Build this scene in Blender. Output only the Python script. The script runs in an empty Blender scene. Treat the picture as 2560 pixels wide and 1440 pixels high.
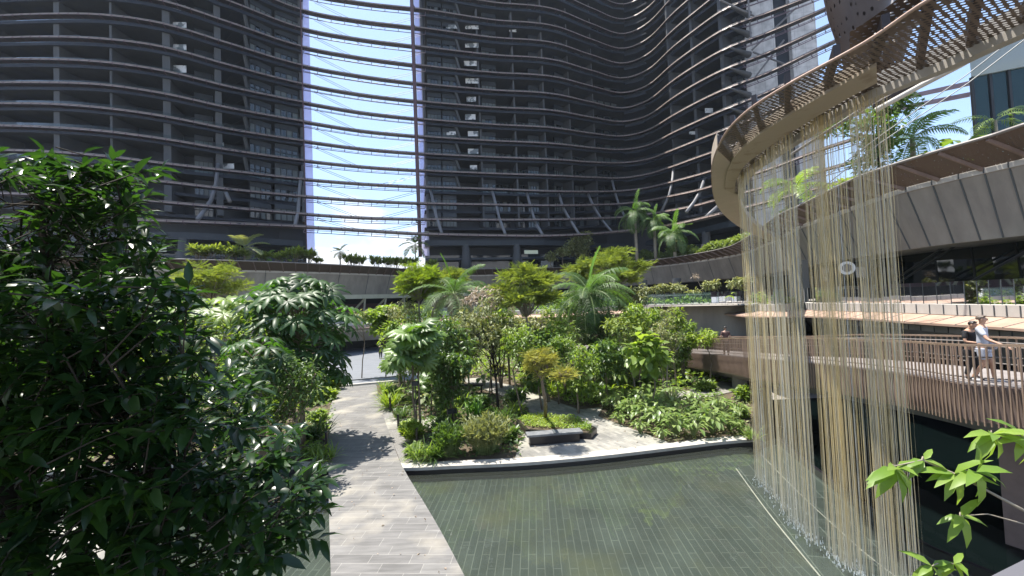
import bpy, math, random
import numpy as np
from mathutils import Vector, Matrix
R_ = math.radians
rnd = random.Random(7)
rng = np.random.default_rng(11)
scene = bpy.context.scene
COL = scene.collection

# ------------------------------------------------------------------ camera
FPX = 1000.0                       # focal length in photo pixels (2560 wide)
PITCH, ROLL, EYE = R_(1.83), R_(2.35), 6.0
Fv = np.array([0, math.cos(PITCH), math.sin(PITCH)])
R0 = np.array([1.0, 0, 0]); U0 = np.array([0, -math.sin(PITCH), math.cos(PITCH)])
Rv = math.cos(ROLL) * R0 - math.sin(ROLL) * U0
Uv = math.sin(ROLL) * R0 + math.cos(ROLL) * U0
cam_d = bpy.data.cameras.new("camera"); cam = bpy.data.objects.new("camera", cam_d); COL.objects.link(cam)
cam.matrix_world = Matrix(((Rv[0], Uv[0], -Fv[0], 0), (Rv[1], Uv[1], -Fv[1], 0), (Rv[2], Uv[2], -Fv[2], EYE), (0, 0, 0, 1)))
cam_d.sensor_width = 36; cam_d.lens = FPX / 2560 * 36; cam_d.clip_start = 0.05; cam_d.clip_end = 5000
scene.camera = cam

# ------------------------------------------------------------------ sky, sun, exposure
SUN_EL = R_(73); SUN_AZ = R_(-62)          # azimuth from +Y (view direction), negative = left
sdir = Vector((math.sin(SUN_AZ) * math.cos(SUN_EL), math.cos(SUN_AZ) * math.cos(SUN_EL), math.sin(SUN_EL)))
w = bpy.data.worlds.new("World"); scene.world = w; w.use_nodes = True
nt = w.node_tree; nt.nodes.clear()
out = nt.nodes.new('ShaderNodeOutputWorld'); bg = nt.nodes.new('ShaderNodeBackground')
sky = nt.nodes.new('ShaderNodeTexSky'); sky.sky_type = 'NISHITA'; sky.sun_disc = False
sky.sun_elevation = SUN_EL; sky.sun_rotation = SUN_AZ; sky.air_density = 1.0; sky.dust_density = 1.2; sky.ozone_density = 1.6
tc = nt.nodes.new('ShaderNodeTexCoord'); mp = nt.nodes.new('ShaderNodeMapping'); mp.inputs['Scale'].default_value = (1, 1, 2.2)
nz = nt.nodes.new('ShaderNodeTexNoise'); nz.inputs['Scale'].default_value = 4.2; nz.inputs['Detail'].default_value = 9; nz.inputs['Roughness'].default_value = .56
sep = nt.nodes.new('ShaderNodeSeparateXYZ'); hr = nt.nodes.new('ShaderNodeMapRange')
hr.inputs['From Min'].default_value = .10; hr.inputs['From Max'].default_value = .42; hr.inputs['To Min'].default_value = .24; hr.inputs['To Max'].default_value = -.14
ad = nt.nodes.new('ShaderNodeMath'); ad.operation = 'ADD'
cr = nt.nodes.new('ShaderNodeMapRange'); cr.interpolation_type = 'SMOOTHSTEP'; cr.inputs['From Min'].default_value = .58; cr.inputs['From Max'].default_value = .74
mx = nt.nodes.new('ShaderNodeMixRGB'); mx.inputs['Color2'].default_value = (4.3, 4.4, 4.6, 1)
pale = nt.nodes.new('ShaderNodeMixRGB'); pale.inputs['Fac'].default_value = .42; pale.inputs['Color2'].default_value = (1.9, 2.7, 4.2, 1)
L = nt.links.new
L(tc.outputs['Generated'], mp.inputs[0]); L(mp.outputs[0], nz.inputs['Vector']); L(tc.outputs['Generated'], sep.inputs[0])
L(sep.outputs['Z'], hr.inputs['Value']); L(nz.outputs['Fac'], ad.inputs[0]); L(hr.outputs[0], ad.inputs[1]); L(ad.outputs[0], cr.inputs['Value'])
L(sky.outputs[0], pale.inputs['Color1']); L(pale.outputs[0], mx.inputs['Color1']); L(cr.outputs[0], mx.inputs['Fac']); L(mx.outputs[0], bg.inputs['Color']); L(bg.outputs[0], out.inputs[0])
bg.inputs['Strength'].default_value = 0.145
sl = bpy.data.lights.new("sun", 'SUN'); sl.energy = 4.9; sl.angle = R_(.53); sl.color = (1, .95, .87)
so = bpy.data.objects.new("sun", sl); COL.objects.link(so); so.rotation_euler = sdir.to_track_quat('Z', 'Y').to_euler(); so.location = sdir * 200
scene.view_settings.view_transform = 'Standard'; scene.view_settings.look = 'None'; scene.view_settings.gamma = 1
scene.view_settings.use_curve_mapping = False; scene.view_settings.exposure = 1.17
scene.render.engine = 'CYCLES'
cy = scene.cycles; cy.use_denoising = True; cy.max_bounces = 8; cy.diffuse_bounces = 3; cy.glossy_bounces = 3; cy.transparent_max_bounces = 24
cy.transmission_bounces = 4; cy.caustics_reflective = False; cy.caustics_refractive = False; cy.sample_clamp_indirect = 6

# ------------------------------------------------------------------ helpers
def ray(px, py): return Fv + (px - 1280) / FPX * Rv + (720 - py) / FPX * Uv
def G(px, py, z=0.0):                       # point of the photo's ray at height z
    v = ray(px, py); t = (z - EYE) / v[2]; return np.array([v[0] * t, v[1] * t, z])
def P(px, py, d):                           # point of the photo's ray at depth y=d
    v = ray(px, py); t = d / v[1]; return np.array([v[0] * t, d, EYE + v[2] * t])
def tag(o, label, cat, group=None, kind=None):
    o['label'] = label; o['category'] = cat
    if group: o['group'] = group
    if kind: o['kind'] = kind
    return o
def empty(name, loc, label, cat, group=None, rz=0.0, kind=None):
    o = bpy.data.objects.new(name, None); COL.objects.link(o); o.location = tuple(map(float, loc)); o.rotation_euler = (0, 0, rz)
    o.empty_display_size = .2
    return tag(o, label, cat, group, kind)
def link(name, me, parent=None):
    o = bpy.data.objects.new(name, me); COL.objects.link(o)
    if parent is not None:
        o.parent = parent
    return o
def copy_tree(root, loc, rz, label, scale=None):
    r = root.copy(); COL.objects.link(r); r.location = tuple(map(float, loc)); r.rotation_euler = (0, 0, rz); r['label'] = label
    if scale: r.scale = (scale,) * 3
    def rec(a, b):
        for ch in a.children:
            c = ch.copy(); COL.objects.link(c); c.parent = b; rec(ch, c)
    rec(root, r)
    return r

class MB:
    def __init__(s): s.v = []; s.f = []; s.m = []; s.cm = 0
    def quad(s, a, b, c, d): n = len(s.v); s.v += [tuple(a), tuple(b), tuple(c), tuple(d)]; s.f.append((n, n + 1, n + 2, n + 3)); s.m.append(s.cm); return s
    def hexa(s, lo, hi):
        n = len(s.v); s.v += [tuple(p) for p in lo] + [tuple(p) for p in hi]; k = len(lo)
        s.f.append(tuple(range(n + k - 1, n - 1, -1))); s.f.append(tuple(range(n + k, n + 2 * k)))
        for i in range(k): s.f.append((n + i, n + (i + 1) % k, n + k + (i + 1) % k, n + k + i))
        s.m += [s.cm] * (k + 2); return s
    def box(s, c, sz, rz=0.0):
        ca, sa = math.cos(rz), math.sin(rz); hx, hy, hz = sz[0] / 2, sz[1] / 2, sz[2] / 2
        def q(x, y, z): return (c[0] + x * ca - y * sa, c[1] + x * sa + y * ca, c[2] + z)
        cs = [(-hx, -hy), (hx, -hy), (hx, hy), (-hx, hy)]
        return s.hexa([q(x, y, -hz) for x, y in cs], [q(x, y, hz) for x, y in cs])
    def prism(s, poly, z0, z1): return s.hexa([(p[0], p[1], z0) for p in poly], [(p[0], p[1], z1) for p in poly])
    def beam(s, a, b, wd, ht=None):
        a = Vector(a); b = Vector(b); d = (b - a).normalized(); ht = ht or wd
        up = Vector((0, 0, 1)) if abs(d.z) < .95 else Vector((0, 1, 0))
        sd = d.cross(up).normalized() * wd / 2; u = sd.cross(d).normalized() * ht / 2
        return s.hexa([a - sd - u, a + sd - u, a + sd + u, a - sd + u], [b - sd - u, b + sd - u, b + sd + u, b - sd + u])
    def tube(s, pts, r, n=8, cap=True):
        pts = [Vector(p) for p in pts]; rs = r if hasattr(r, '__len__') else [r] * len(pts); base = len(s.v)
        pu = None
        for i, p in enumerate(pts):
            d = (pts[min(i + 1, len(pts) - 1)] - pts[max(i - 1, 0)]).normalized()
            u = Vector((0, 0, 1)) if abs(d.z) < .9 else Vector((1, 0, 0))
            if pu is not None: u = pu
            sd = d.cross(u).normalized(); u = sd.cross(d).normalized(); pu = u
            for k in range(n):
                t = 2 * math.pi * k / n; s.v.append(tuple(p + (sd * math.cos(t) + u * math.sin(t)) * rs[i]))
        for i in range(len(pts) - 1):
            for k in range(n):
                a = base + i * n + k; b = base + i * n + (k + 1) % n
                s.f.append((a, b, b + n, a + n)); s.m.append(s.cm)
        if cap:
            s.f.append(tuple(range(base + n - 1, base - 1, -1))); s.m.append(s.cm)
            e = base + (len(pts) - 1) * n; s.f.append(tuple(range(e, e + n))); s.m.append(s.cm)
        return s
    def lathe(s, c, prof, n=20):
        base = len(s.v)
        for (r, z) in prof:
            for k in range(n):
                t = 2 * math.pi * k / n; s.v.append((c[0] + r * math.cos(t), c[1] + r * math.sin(t), c[2] + z))
        for i in range(len(prof) - 1):
            for k in range(n):
                a = base + i * n + k; b = base + i * n + (k + 1) % n; s.f.append((a, b, b + n, a + n)); s.m.append(s.cm)
        return s
    def sweep(s, rows, closed=True):          # rows: list of equal-length point lists (a section at each station)
        base = len(s.v); k = len(rows[0])
        for r in rows: s.v += [tuple(p) for p in r]
        for i in range(len(rows) - 1):
            for j in range(k if closed else k - 1):
                a = base + i * k + j; b = base + i * k + (j + 1) % k
                s.f.append((a, b, b + k, a + k)); s.m.append(s.cm)
        if closed:
            s.f.append(tuple(range(base + k - 1, base - 1, -1))); s.m.append(s.cm)
            e = base + (len(rows) - 1) * k; s.f.append(tuple(range(e, e + k))); s.m.append(s.cm)
        return s
    def build(s, name, mats, parent=None, smooth=False, local=True):
        me = bpy.data.meshes.new(name)
        v = s.v
        if parent is not None and local:
            mw = Matrix.Translation(parent.location) @ Matrix.Rotation(parent.rotation_euler.z, 4, 'Z')
            if parent.parent is not None: mw = Matrix.Translation(parent.parent.location) @ mw
            inv = mw.inverted(); v = [tuple(inv @ Vector(p)) for p in v]
        me.from_pydata([tuple(map(float, p)) for p in v], [], s.f)
        mats = mats if isinstance(mats, (list, tuple)) else [mats]
        for m in mats: me.materials.append(m)
        if len(mats) > 1: me.polygons.foreach_set('material_index', s.m)
        if smooth: me.polygons.foreach_set('use_smooth', [True] * len(me.polygons))
        me.update()
        return link(name, me, parent)

def np_mesh(name, V, F, mat, parent=None, tint=None, smooth=False, uvw=None):
    V = np.asarray(V, float)
    if parent is not None: V = V - np.array(parent.location)
    me = bpy.data.meshes.new(name); nv, nf = len(V), len(F)
    me.vertices.add(nv); me.vertices.foreach_set('co', V.astype(np.float32).ravel())
    me.loops.add(nf * 3); me.loops.foreach_set('vertex_index', np.asarray(F, np.int32).ravel())
    me.polygons.add(nf); me.polygons.foreach_set('loop_start', np.arange(0, nf * 3, 3, dtype=np.int32))
    me.polygons.foreach_set('loop_total', np.full(nf, 3, dtype=np.int32))
    if smooth: me.polygons.foreach_set('use_smooth', np.ones(nf, bool))
    me.materials.append(mat); me.update(calc_edges=True)
    if tint is not None:
        at = me.attributes.new('tint', 'FLOAT', 'POINT'); at.data.foreach_set('value', np.asarray(tint, np.float32))
    return link(name, me, parent)

# ------------------------------------------------------------------ materials
def mat(name, col, rough=.6, metal=0., spec=.5):
    m = bpy.data.materials.new(name); m.use_nodes = True; b = m.node_tree.nodes['Principled BSDF']
    b.inputs['Base Color'].default_value = (*col, 1); b.inputs['Roughness'].default_value = rough; b.inputs['Metallic'].default_value = metal
    b.inputs['Specular IOR Level'].default_value = spec
    return m
def noisy(name, c1, c2, scale=2., rough=.7, bump=.0, spec=.4, detail=6, stretch=(1, 1, 1), metal=0., lo=.35, hi=.65):
    m = mat(name, c1, rough, metal, spec); t = m.node_tree; b = t.nodes['Principled BSDF']; l = t.links.new
    tc = t.nodes.new('ShaderNodeTexCoord'); mp = t.nodes.new('ShaderNodeMapping'); mp.inputs['Scale'].default_value = stretch
    ge = t.nodes.new('ShaderNodeNewGeometry')
    n = t.nodes.new('ShaderNodeTexNoise'); n.inputs['Scale'].default_value = scale; n.inputs['Detail'].default_value = detail; n.inputs['Roughness'].default_value = .6
    r = t.nodes.new('ShaderNodeMapRange'); r.inputs['From Min'].default_value = lo; r.inputs['From Max'].default_value = hi
    x = t.nodes.new('ShaderNodeMixRGB'); x.inputs['Color1'].default_value = (*c1, 1); x.inputs['Color2'].default_value = (*c2, 1)
    l(ge.outputs['Position'], mp.inputs[0]); l(mp.outputs[0], n.inputs['Vector']); l(n.outputs['Fac'], r.inputs['Value']); l(r.outputs[0], x.inputs['Fac']); l(x.outputs[0], b.inputs['Base Color'])
    if bump:
        bp = t.nodes.new('ShaderNodeBump'); bp.inputs['Strength'].default_value = bump; bp.inputs['Distance'].default_value = .05
        l(n.outputs['Fac'], bp.inputs['Height']); l(bp.outputs[0], b.inputs['Normal'])
    return m
def tiled(name, c1, c2, grout, bw, bh, rot=0., mortar=.006, rough=.55, off=.5, blotch=None, spec=.4, streak=None, bias=0.):
    m = noisy(name, c1, c2, 1.2, rough, 0, spec); t = m.node_tree; b = t.nodes['Principled BSDF']; l = t.links.new
    ge = t.nodes.new('ShaderNodeNewGeometry'); mp = t.nodes.new('ShaderNodeMapping'); mp.inputs['Rotation'].default_value = (0, 0, rot)
    br = t.nodes.new('ShaderNodeTexBrick'); br.inputs['Scale'].default_value = 1; br.inputs['Brick Width'].default_value = bw; br.inputs['Row Height'].default_value = bh
    br.inputs['Mortar Size'].default_value = mortar; br.inputs['Color1'].default_value = (*c1, 1); br.inputs['Color2'].default_value = (*c2, 1); br.inputs['Mortar'].default_value = (*grout, 1); br.offset = off
    br.inputs['Bias'].default_value = bias
    l(ge.outputs['Position'], mp.inputs[0]); l(mp.outputs[0], br.inputs['Vector'])
    n = t.nodes.new('ShaderNodeTexNoise'); n.inputs['Scale'].default_value = .9; n.inputs['Detail'].default_value = 8
    mp2 = t.nodes.new('ShaderNodeMapping'); mp2.inputs['Rotation'].default_value = (0, 0, rot)
    mp2.inputs['Scale'].default_value = streak or (1, 1, 1); l(ge.outputs['Position'], mp2.inputs[0]); l(mp2.outputs[0], n.inputs['Vector'])
    mx = t.nodes.new('ShaderNodeMixRGB'); mx.blend_type = 'MULTIPLY'; mx.inputs['Fac'].default_value = .8
    rr = t.nodes.new('ShaderNodeMapRange'); rr.inputs['From Min'].default_value = .3; rr.inputs['From Max'].default_value = .7; rr.inputs['To Min'].default_value = .62; rr.inputs['To Max'].default_value = 1.2
    l(n.outputs['Fac'], rr.inputs['Value']); l(br.outputs['Color'], mx.inputs['Color1']); l(rr.outputs[0], mx.inputs['Color2']); last = mx
    if blotch:
        n2 = t.nodes.new('ShaderNodeTexNoise'); n2.inputs['Scale'].default_value = .55; n2.inputs['Detail'].default_value = 7; l(ge.outputs['Position'], n2.inputs['Vector'])
        r2 = t.nodes.new('ShaderNodeMapRange'); r2.inputs['From Min'].default_value = .52; r2.inputs['From Max'].default_value = .72; r2.inputs['To Max'].default_value = .75
        m2 = t.nodes.new('ShaderNodeMixRGB'); m2.inputs['Color2'].default_value = (*blotch, 1)
        l(n2.outputs['Fac'], r2.inputs['Value']); l(r2.outputs[0], m2.inputs['Fac']); l(mx.outputs[0], m2.inputs['Color1']); last = m2
    l(last.outputs[0], b.inputs['Base Color'])
    bp = t.nodes.new('ShaderNodeBump'); bp.inputs['Strength'].default_value = .35; bp.inputs['Distance'].default_value = .004; bp.invert = True
    l(br.outputs['Fac'], bp.inputs['Height']); l(bp.outputs[0], b.inputs['Normal'])
    return m
def leafmat(name, dark, light, trans=.35, tcol=None, rough=.42, spec=.5):
    m = bpy.data.materials.new(name); m.use_nodes = True; t = m.node_tree; l = t.links.new; b = t.nodes['Principled BSDF']; o = t.nodes['Material Output']
    a = t.nodes.new('ShaderNodeAttribute'); a.attribute_name = 'tint'
    x = t.nodes.new('ShaderNodeMixRGB'); x.inputs['Color1'].default_value = (*dark, 1); x.inputs['Color2'].default_value = (*light, 1); l(a.outputs['Fac'], x.inputs['Fac'])
    l(x.outputs[0], b.inputs['Base Color']); b.inputs['Roughness'].default_value = rough; b.inputs['Specular IOR Level'].default_value = spec
    tr = t.nodes.new('ShaderNodeBsdfTranslucent'); y = t.nodes.new('ShaderNodeMixRGB'); y.blend_type = 'MULTIPLY'; y.inputs['Fac'].default_value = 1
    l(x.outputs[0], y.inputs['Color1']); y.inputs['Color2'].default_value = (*(tcol or (2.2, 2.2, .8)), 1); l(y.outputs[0], tr.inputs['Color'])
    ms = t.nodes.new('ShaderNodeMixShader'); ms.inputs['Fac'].default_value = trans
    l(b.outputs[0], ms.inputs[1]); l(tr.outputs[0], ms.inputs[2]); l(ms.outputs[0], o.inputs['Surface'])
    return m
def glassy(name, tint, opacity, rough=.02, fres=1.45, bump=0., bscale=3., gcol=(1, 1, 1)):
    """thin pane or water skin: tinted see-through plus fresnel mirror"""
    m = bpy.data.materials.new(name); m.use_nodes = True; t = m.node_tree; l = t.links.new; o = t.nodes['Material Output']; t.nodes.remove(t.nodes['Principled BSDF'])
    tr = t.nodes.new('ShaderNodeBsdfTransparent'); tr.inputs['Color'].default_value = (*tint, 1)
    df = t.nodes.new('ShaderNodeBsdfDiffuse'); df.inputs['Color'].default_value = (*gcol, 1)
    m1 = t.nodes.new('ShaderNodeMixShader'); m1.inputs['Fac'].default_value = opacity
    gl = t.nodes.new('ShaderNodeBsdfGlossy'); gl.inputs['Roughness'].default_value = rough
    fr = t.nodes.new('ShaderNodeFresnel'); fr.inputs['IOR'].default_value = fres
    m2 = t.nodes.new('ShaderNodeMixShader')
    l(tr.outputs[0], m1.inputs[1]); l(df.outputs[0], m1.inputs[2]); l(m1.outputs[0], m2.inputs[1]); l(gl.outputs[0], m2.inputs[2]); l(fr.outputs[0], m2.inputs['Fac']); l(m2.outputs[0], o.inputs['Surface'])
    if bump:
        n = t.nodes.new('ShaderNodeTexNoise'); n.inputs['Scale'].default_value = bscale; n.inputs['Detail'].default_value = 4
        ge = t.nodes.new('ShaderNodeNewGeometry'); l(ge.outputs['Position'], n.inputs['Vector'])
        bp = t.nodes.new('ShaderNodeBump'); bp.inputs['Strength'].default_value = bump; bp.inputs['Distance'].default_value = .03
        l(n.outputs['Fac'], bp.inputs['Height']); l(bp.outputs[0], gl.inputs['Normal']); l(bp.outputs[0], fr.inputs['Normal'])
    return m
def perforated(name, col, size=.09, hole=.5, rough=.5, flat=True):
    m = mat(name, col, rough, .2); t = m.node_tree; l = t.links.new; b = t.nodes['Principled BSDF']; o = t.nodes['Material Output']
    ge = t.nodes.new('ShaderNodeNewGeometry'); mp = t.nodes.new('ShaderNodeMapping'); mp.inputs['Rotation'].default_value = (0, 0, .78); mp.inputs['Scale'].default_value = (.55, 1, .35)
    l(ge.outputs['Position'], mp.inputs[0])
    v = t.nodes.new('ShaderNodeTexVoronoi'); v.inputs['Scale'].default_value = 1 / size; v.inputs['Randomness'].default_value = .25; l(mp.outputs[0], v.inputs['Vector']); v.voronoi_dimensions = '2D' if flat else '3D'
    c = t.nodes.new('ShaderNodeMath'); c.operation = 'LESS_THAN'; c.inputs[1].default_value = hole; l(v.outputs['Distance'], c.inputs[0])
    tr = t.nodes.new('ShaderNodeBsdfTransparent'); ms = t.nodes.new('ShaderNodeMixShader')
    l(c.outputs[0], ms.inputs['Fac']); l(b.outputs[0], ms.inputs[1]); l(tr.outputs[0], ms.inputs[2]); l(ms.outputs[0], o.inputs['Surface'])
    return m

M = dict(
 conc=noisy('concrete', (.26, .25, .235), (.33, .32, .30), .6, .8, .1, stretch=(1, 1, .3)),
 conc_warm=noisy('warm_concrete', (.34, .31, .27), (.44, .41, .36), .5, .75, .05, stretch=(1, 1, .25)),
 conc_pale=noisy('pale_concrete', (.40, .375, .34), (.50, .47, .42), 1.5, .75, .05, stretch=(1, 1, .3)),
 stain=noisy('stained_soffit', (.40, .33, .25), (.20, .14, .09), 1.3, .85, .1, lo=.55, hi=.72, detail=9),
 tan=noisy('tan_cladding', (.40, .33, .26), (.46, .38, .30), .8, .6),
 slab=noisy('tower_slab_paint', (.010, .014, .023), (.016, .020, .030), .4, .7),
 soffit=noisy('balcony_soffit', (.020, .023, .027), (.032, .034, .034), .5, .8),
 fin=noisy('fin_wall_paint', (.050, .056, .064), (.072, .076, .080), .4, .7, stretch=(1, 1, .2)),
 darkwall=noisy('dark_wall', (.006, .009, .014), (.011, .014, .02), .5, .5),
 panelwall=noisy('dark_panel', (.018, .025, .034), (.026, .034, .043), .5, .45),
 curtain=noisy('curtain_pane', (.048, .062, .066), (.10, .118, .115), .35, .35, stretch=(1, 1, .1)),
 glassdk=mat('dark_glass', (.012, .018, .022), .06, 0, .7),
 frame=mat('window_frame', (.02, .022, .025), .4, .4),
 brown=noisy('bronze_louvre', (.020, .017, .020), (.033, .028, .030), 1.2, .45, metal=.3),
 rust=noisy('bronze_fascia', (.17, .125, .105), (.23, .17, .145), 1.5, .55),
 awning=noisy('copper_awning', (.33, .22, .16), (.42, .29, .22), 1.1, .55),
 edge=mat('pale_edge_metal', (.21, .19, .175), .55, .1),
 mast=mat('red_brown_steel', (.085, .045, .05), .5, .3),
 sky_reflect=noisy('painted_sky_reflection', (.55, .56, .56), (.13, .15, .16), .9, .3, lo=.5, hi=.56),  # pale tone imitates sky mirrored in the tower glass
 white=mat('white_paint', (.75, .74, .72), .5),
 steel=mat('grey_steel', (.09, .10, .105), .5, .2),
 strut=mat('strut_paint', (.13, .13, .135), .5, .0),
 mauve=glassy('pale_glass_screen', (.80, .78, .92), .35, .1, 1.3, gcol=(.75, .72, .88)),
 balglass=glassy('balcony_glass', (.80, .88, .88), .12, .05, 1.12, gcol=(.10, .13, .14)),
 rail=glassy('rail_glass', (.72, .88, .82), .10, .02, 1.5, gcol=(.3, .5, .42)),
 teal=glassy('teal_glass', (.05, .16, .17), .35, .02, 1.6, gcol=(.01, .045, .05)),
 soil=noisy('soil', (.06, .045, .03), (.11, .085, .055), 6, .95, .4),
 gravel=noisy('gravel', (.26, .25, .23), (.11, .105, .10), 28, .9, .8, detail=3),
 pave=tiled('path_stone', (.125, .120, .114), (.165, .159, .15), (.25, .24, .22), .98, .33, R_(4), .007, .75, .37, blotch=(.34, .31, .25), streak=(1.2, 7, 1)),
 plaza=tiled('plaza_stone', (.17, .165, .148), (.29, .275, .24), (.22, .21, .185), .42, .14, R_(62), .006, .7, .5, blotch=(.36, .34, .28)),
 coping=noisy('coping_stone', (.44, .41, .36), (.33, .31, .27), 2.5, .7, .1),
 black=mat('black_stone', (.012, .010, .012), .3),
 tile=tiled('pond_slate', (.048, .060, .057), (.066, .078, .072), (.145, .16, .145), 1.1, .20, R_(93), .010, .35, .5, blotch=(.085, .088, .05), spec=.4),
 tile2=tiled('spill_slate', (.05, .064, .060), (.07, .085, .08), (.20, .22, .20), .9, .45, R_(103), .012, .3, .5, spec=.5),
 water=glassy('water', (.82, .87, .83), .16, .0, 1.48, bump=.10, bscale=1.9, gcol=(.11, .122, .10)),
 road=noisy('pale_road', (.18, .19, .205), (.14, .15, .165), .7, .6, stretch=(1, 4, 1)),
 bark=noisy('bark', (.13, .10, .07), (.22, .18, .13), 9, .9, .4, stretch=(1, 1, .2)),
 bark_dark=noisy('dark_bark', (.018, .015, .011), (.035, .028, .02), 9, .9, .4, stretch=(1, 1, .2)),
 bark_pale=noisy('pale_bark', (.30, .26, .20), (.20, .17, .13), 9, .85, .3, stretch=(1, 1, .2)),
 slat=noisy('baluster_bronze', (.25, .175, .13), (.33, .24, .18), 2, .45, metal=.3),
 deck=noisy('bridge_deck', (.20, .18, .17), (.26, .235, .22), 2, .7),
 mesh=perforated('perforated_bronze', (.11, .08, .06), .09, .20),
 mesh_open=perforated('open_bronze_mesh', (.12, .088, .066), .065, .30),
 ground=noisy('ground_cover_paving', (.20, .19, .17), (.27, .25, .23), .8, .85),
)
LM = dict(
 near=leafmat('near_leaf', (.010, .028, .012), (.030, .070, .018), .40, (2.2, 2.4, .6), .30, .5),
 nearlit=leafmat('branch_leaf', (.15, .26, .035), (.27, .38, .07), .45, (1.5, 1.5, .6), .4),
 mid=leafmat('mid_green', (.075, .13, .025), (.21, .29, .06), .42, None, .42),
 deep=leafmat('deep_green', (.038, .078, .020), (.10, .165, .04), .36, None, .38),
 lime=leafmat('lime_green', (.13, .22, .03), (.30, .38, .05), .40, (1.5, 1.5, .6), .5),
 yell=leafmat('yellow_green', (.12, .18, .04), (.26, .33, .08), .40, (1.5, 1.4, .5), .6),
 oran=leafmat('orange_leaf', (.24, .27, .05), (.44, .43, .11), .35, (1.3, 1.2, .6), .6),
 olive=leafmat('olive_leaf', (.11, .14, .05), (.30, .32, .15), .32, (1.7, 1.6, .8), .5),
 palm=leafmat('palm_leaf', (.035, .075, .022), (.11, .18, .055), .36, (1.7, 2.0, .6), .5, .35),
 spear=leafmat('young_frond', (.10, .22, .03), (.18, .34, .05), .45, (1.4, 1.5, .5), .45),
 silver=leafmat('grey_palmate_leaf', (.022, .050, .014), (.065, .125, .035), .38, (1.8, 2.4, .5), .45, .45),
 broad=leafmat('broad_bed_leaf', (.10, .17, .035), (.27, .34, .12), .40, (1.6, 1.7, .6), .35, .7),
 dry=leafmat('dry_frond', (.30, .24, .19), (.42, .35, .28), .3, (1.2, 1.1, .9), .7),
)
# ------------------------------------------------------------------ foliage generators (numpy leaves)
def tpl_lance(w=.16, droop=.18, fold=.35):
    V = np.array([[0, 0, 0], [.34, 0, -.02], [.70, 0, -.35 * droop], [1, 0, -droop],
                  [.30, w, fold * w], [.68, .78 * w, fold * w * .7 - .35 * droop], [.30, -w, fold * w], [.68, -.78 * w, fold * w * .7 - .35 * droop]])
    F = np.array([[0, 1, 4], [1, 2, 5], [1, 5, 4], [2, 3, 5], [0, 6, 1], [1, 6, 7], [1, 7, 2], [2, 7, 3]])
    return V, F
def tpl_diamond(w=.25, droop=.1, fold=.3):
    V = np.array([[0, 0, 0], [.45, w, fold * w], [1, 0, -droop], [.45, -w, fold * w]]); F = np.array([[0, 2, 1], [0, 3, 2]]); return V, F
def tpl_broad(w=.3, droop=.3):
    V = np.array([[0, 0, 0], [.45, 0, .02], [1, 0, -droop], [.12, w * .6, .04], [.5, w, .05], [.85, w * .45, -droop * .6],
                  [.12, -w * .6, .04], [.5, -w, .05], [.85, -w * .45, -droop * .6]])
    F = np.array([[0, 1, 3], [3, 1, 4], [4, 1, 5], [5, 1, 2], [0, 6, 1], [6, 7, 1], [7, 8, 1], [8, 2, 1]]); return V, F
def tpl_palmate(n=8, lobew=.115, droop=.38, spread=290):
    Vs, Fs = [], []; c = 0
    for i in range(n):
        a = R_(-spread / 2 + spread * i / (n - 1)); l = 1 - .25 * abs(i / (n - 1) - .5) * 2
        d = np.array([math.cos(a), math.sin(a), 0]); s = np.array([-math.sin(a), math.cos(a), 0]); z = np.array([0, 0, 1])
        pts = [0 * d, d * .45 * l + s * lobew + z * -.02, d * .5 * l + z * .05, d * .45 * l - s * lobew + z * -.02, d * .85 * l + s * lobew * .7 - z * droop * .45, d * .85 * l - s * lobew * .7 - z * droop * .45, d * l - z * droop * .75, d * .85 * l - z * droop * .36]
        Vs += pts; Fs += [[c, c + 2, c + 1], [c, c + 3, c + 2], [c + 1, c + 2, c + 4], [c + 2, c + 7, c + 4], [c + 2, c + 3, c + 5], [c + 2, c + 5, c + 7], [c + 4, c + 7, c + 6], [c + 7, c + 5, c + 6]]; c += 8
    return np.array(Vs), np.array(Fs)
def tpl_fan(n=12, spread=290, cut=.42, droop=.35):
    Vs = [[0, 0, 0]]; Fs = []
    for i in range(2 * n + 1):
        a = R_(-spread / 2 + spread * i / (2 * n)); r = 1.0 if i % 2 else 1 - cut
        z = (.07 if i % 2 else -.06)
        Vs.append([math.cos(a) * .6, math.sin(a) * .6, z]); Vs.append([math.cos(a) * r, math.sin(a) * r, z - droop * (r ** 2) * (1 - .3 * math.cos(a))])
    for i in range(2 * n):
        a = 1 + 2 * i; Fs += [[0, a, a + 2], [a, a + 1, a + 3], [a, a + 3, a + 2]]
    return np.array(Vs), np.array(Fs)
def tpl_feather(n=6, w=.05):
    """a flat spray: a twig of fine paired leaflets"""
    Vs, Fs = [], []; c = 0
    for i in range(n):
        x = .1 + .85 * i / n; l = .42 * (1 - .55 * abs(i / n - .4))
        for sg in (1, -1):
            Vs += [[x, 0, 0], [x + .12, sg * l * .5, .03], [x + .20, sg * l, -.05], [x + .05, sg * l * .5, .02]]; Fs += [[c, c + 1, c + 2], [c, c + 2, c + 3]]; c += 4
    return np.array(Vs), np.array(Fs)
def norm(a): return a / np.maximum(np.linalg.norm(a, axis=-1, keepdims=True), 1e-9)
def scatter(tpl, pos, d, up, size, tint):
    """leaf template placed many times -> V,F,tint"""
    TV, TF = tpl; n = len(pos); d = norm(np.asarray(d, float)); s = norm(np.cross(up, d)); u = np.cross(d, s)
    size = np.broadcast_to(np.asarray(size, float), (n,))
    V = pos[:, None, :] + size[:, None, None] * (TV[None, :, 0, None] * d[:, None, :] + TV[None, :, 1, None] * s[:, None, :] + TV[None, :, 2, None] * u[:, None, :])
    F = TF[None] + (np.arange(n) * len(TV))[:, None, None]
    return V.reshape(-1, 3), F.reshape(-1, 3), np.repeat(tint, len(TV))
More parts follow.
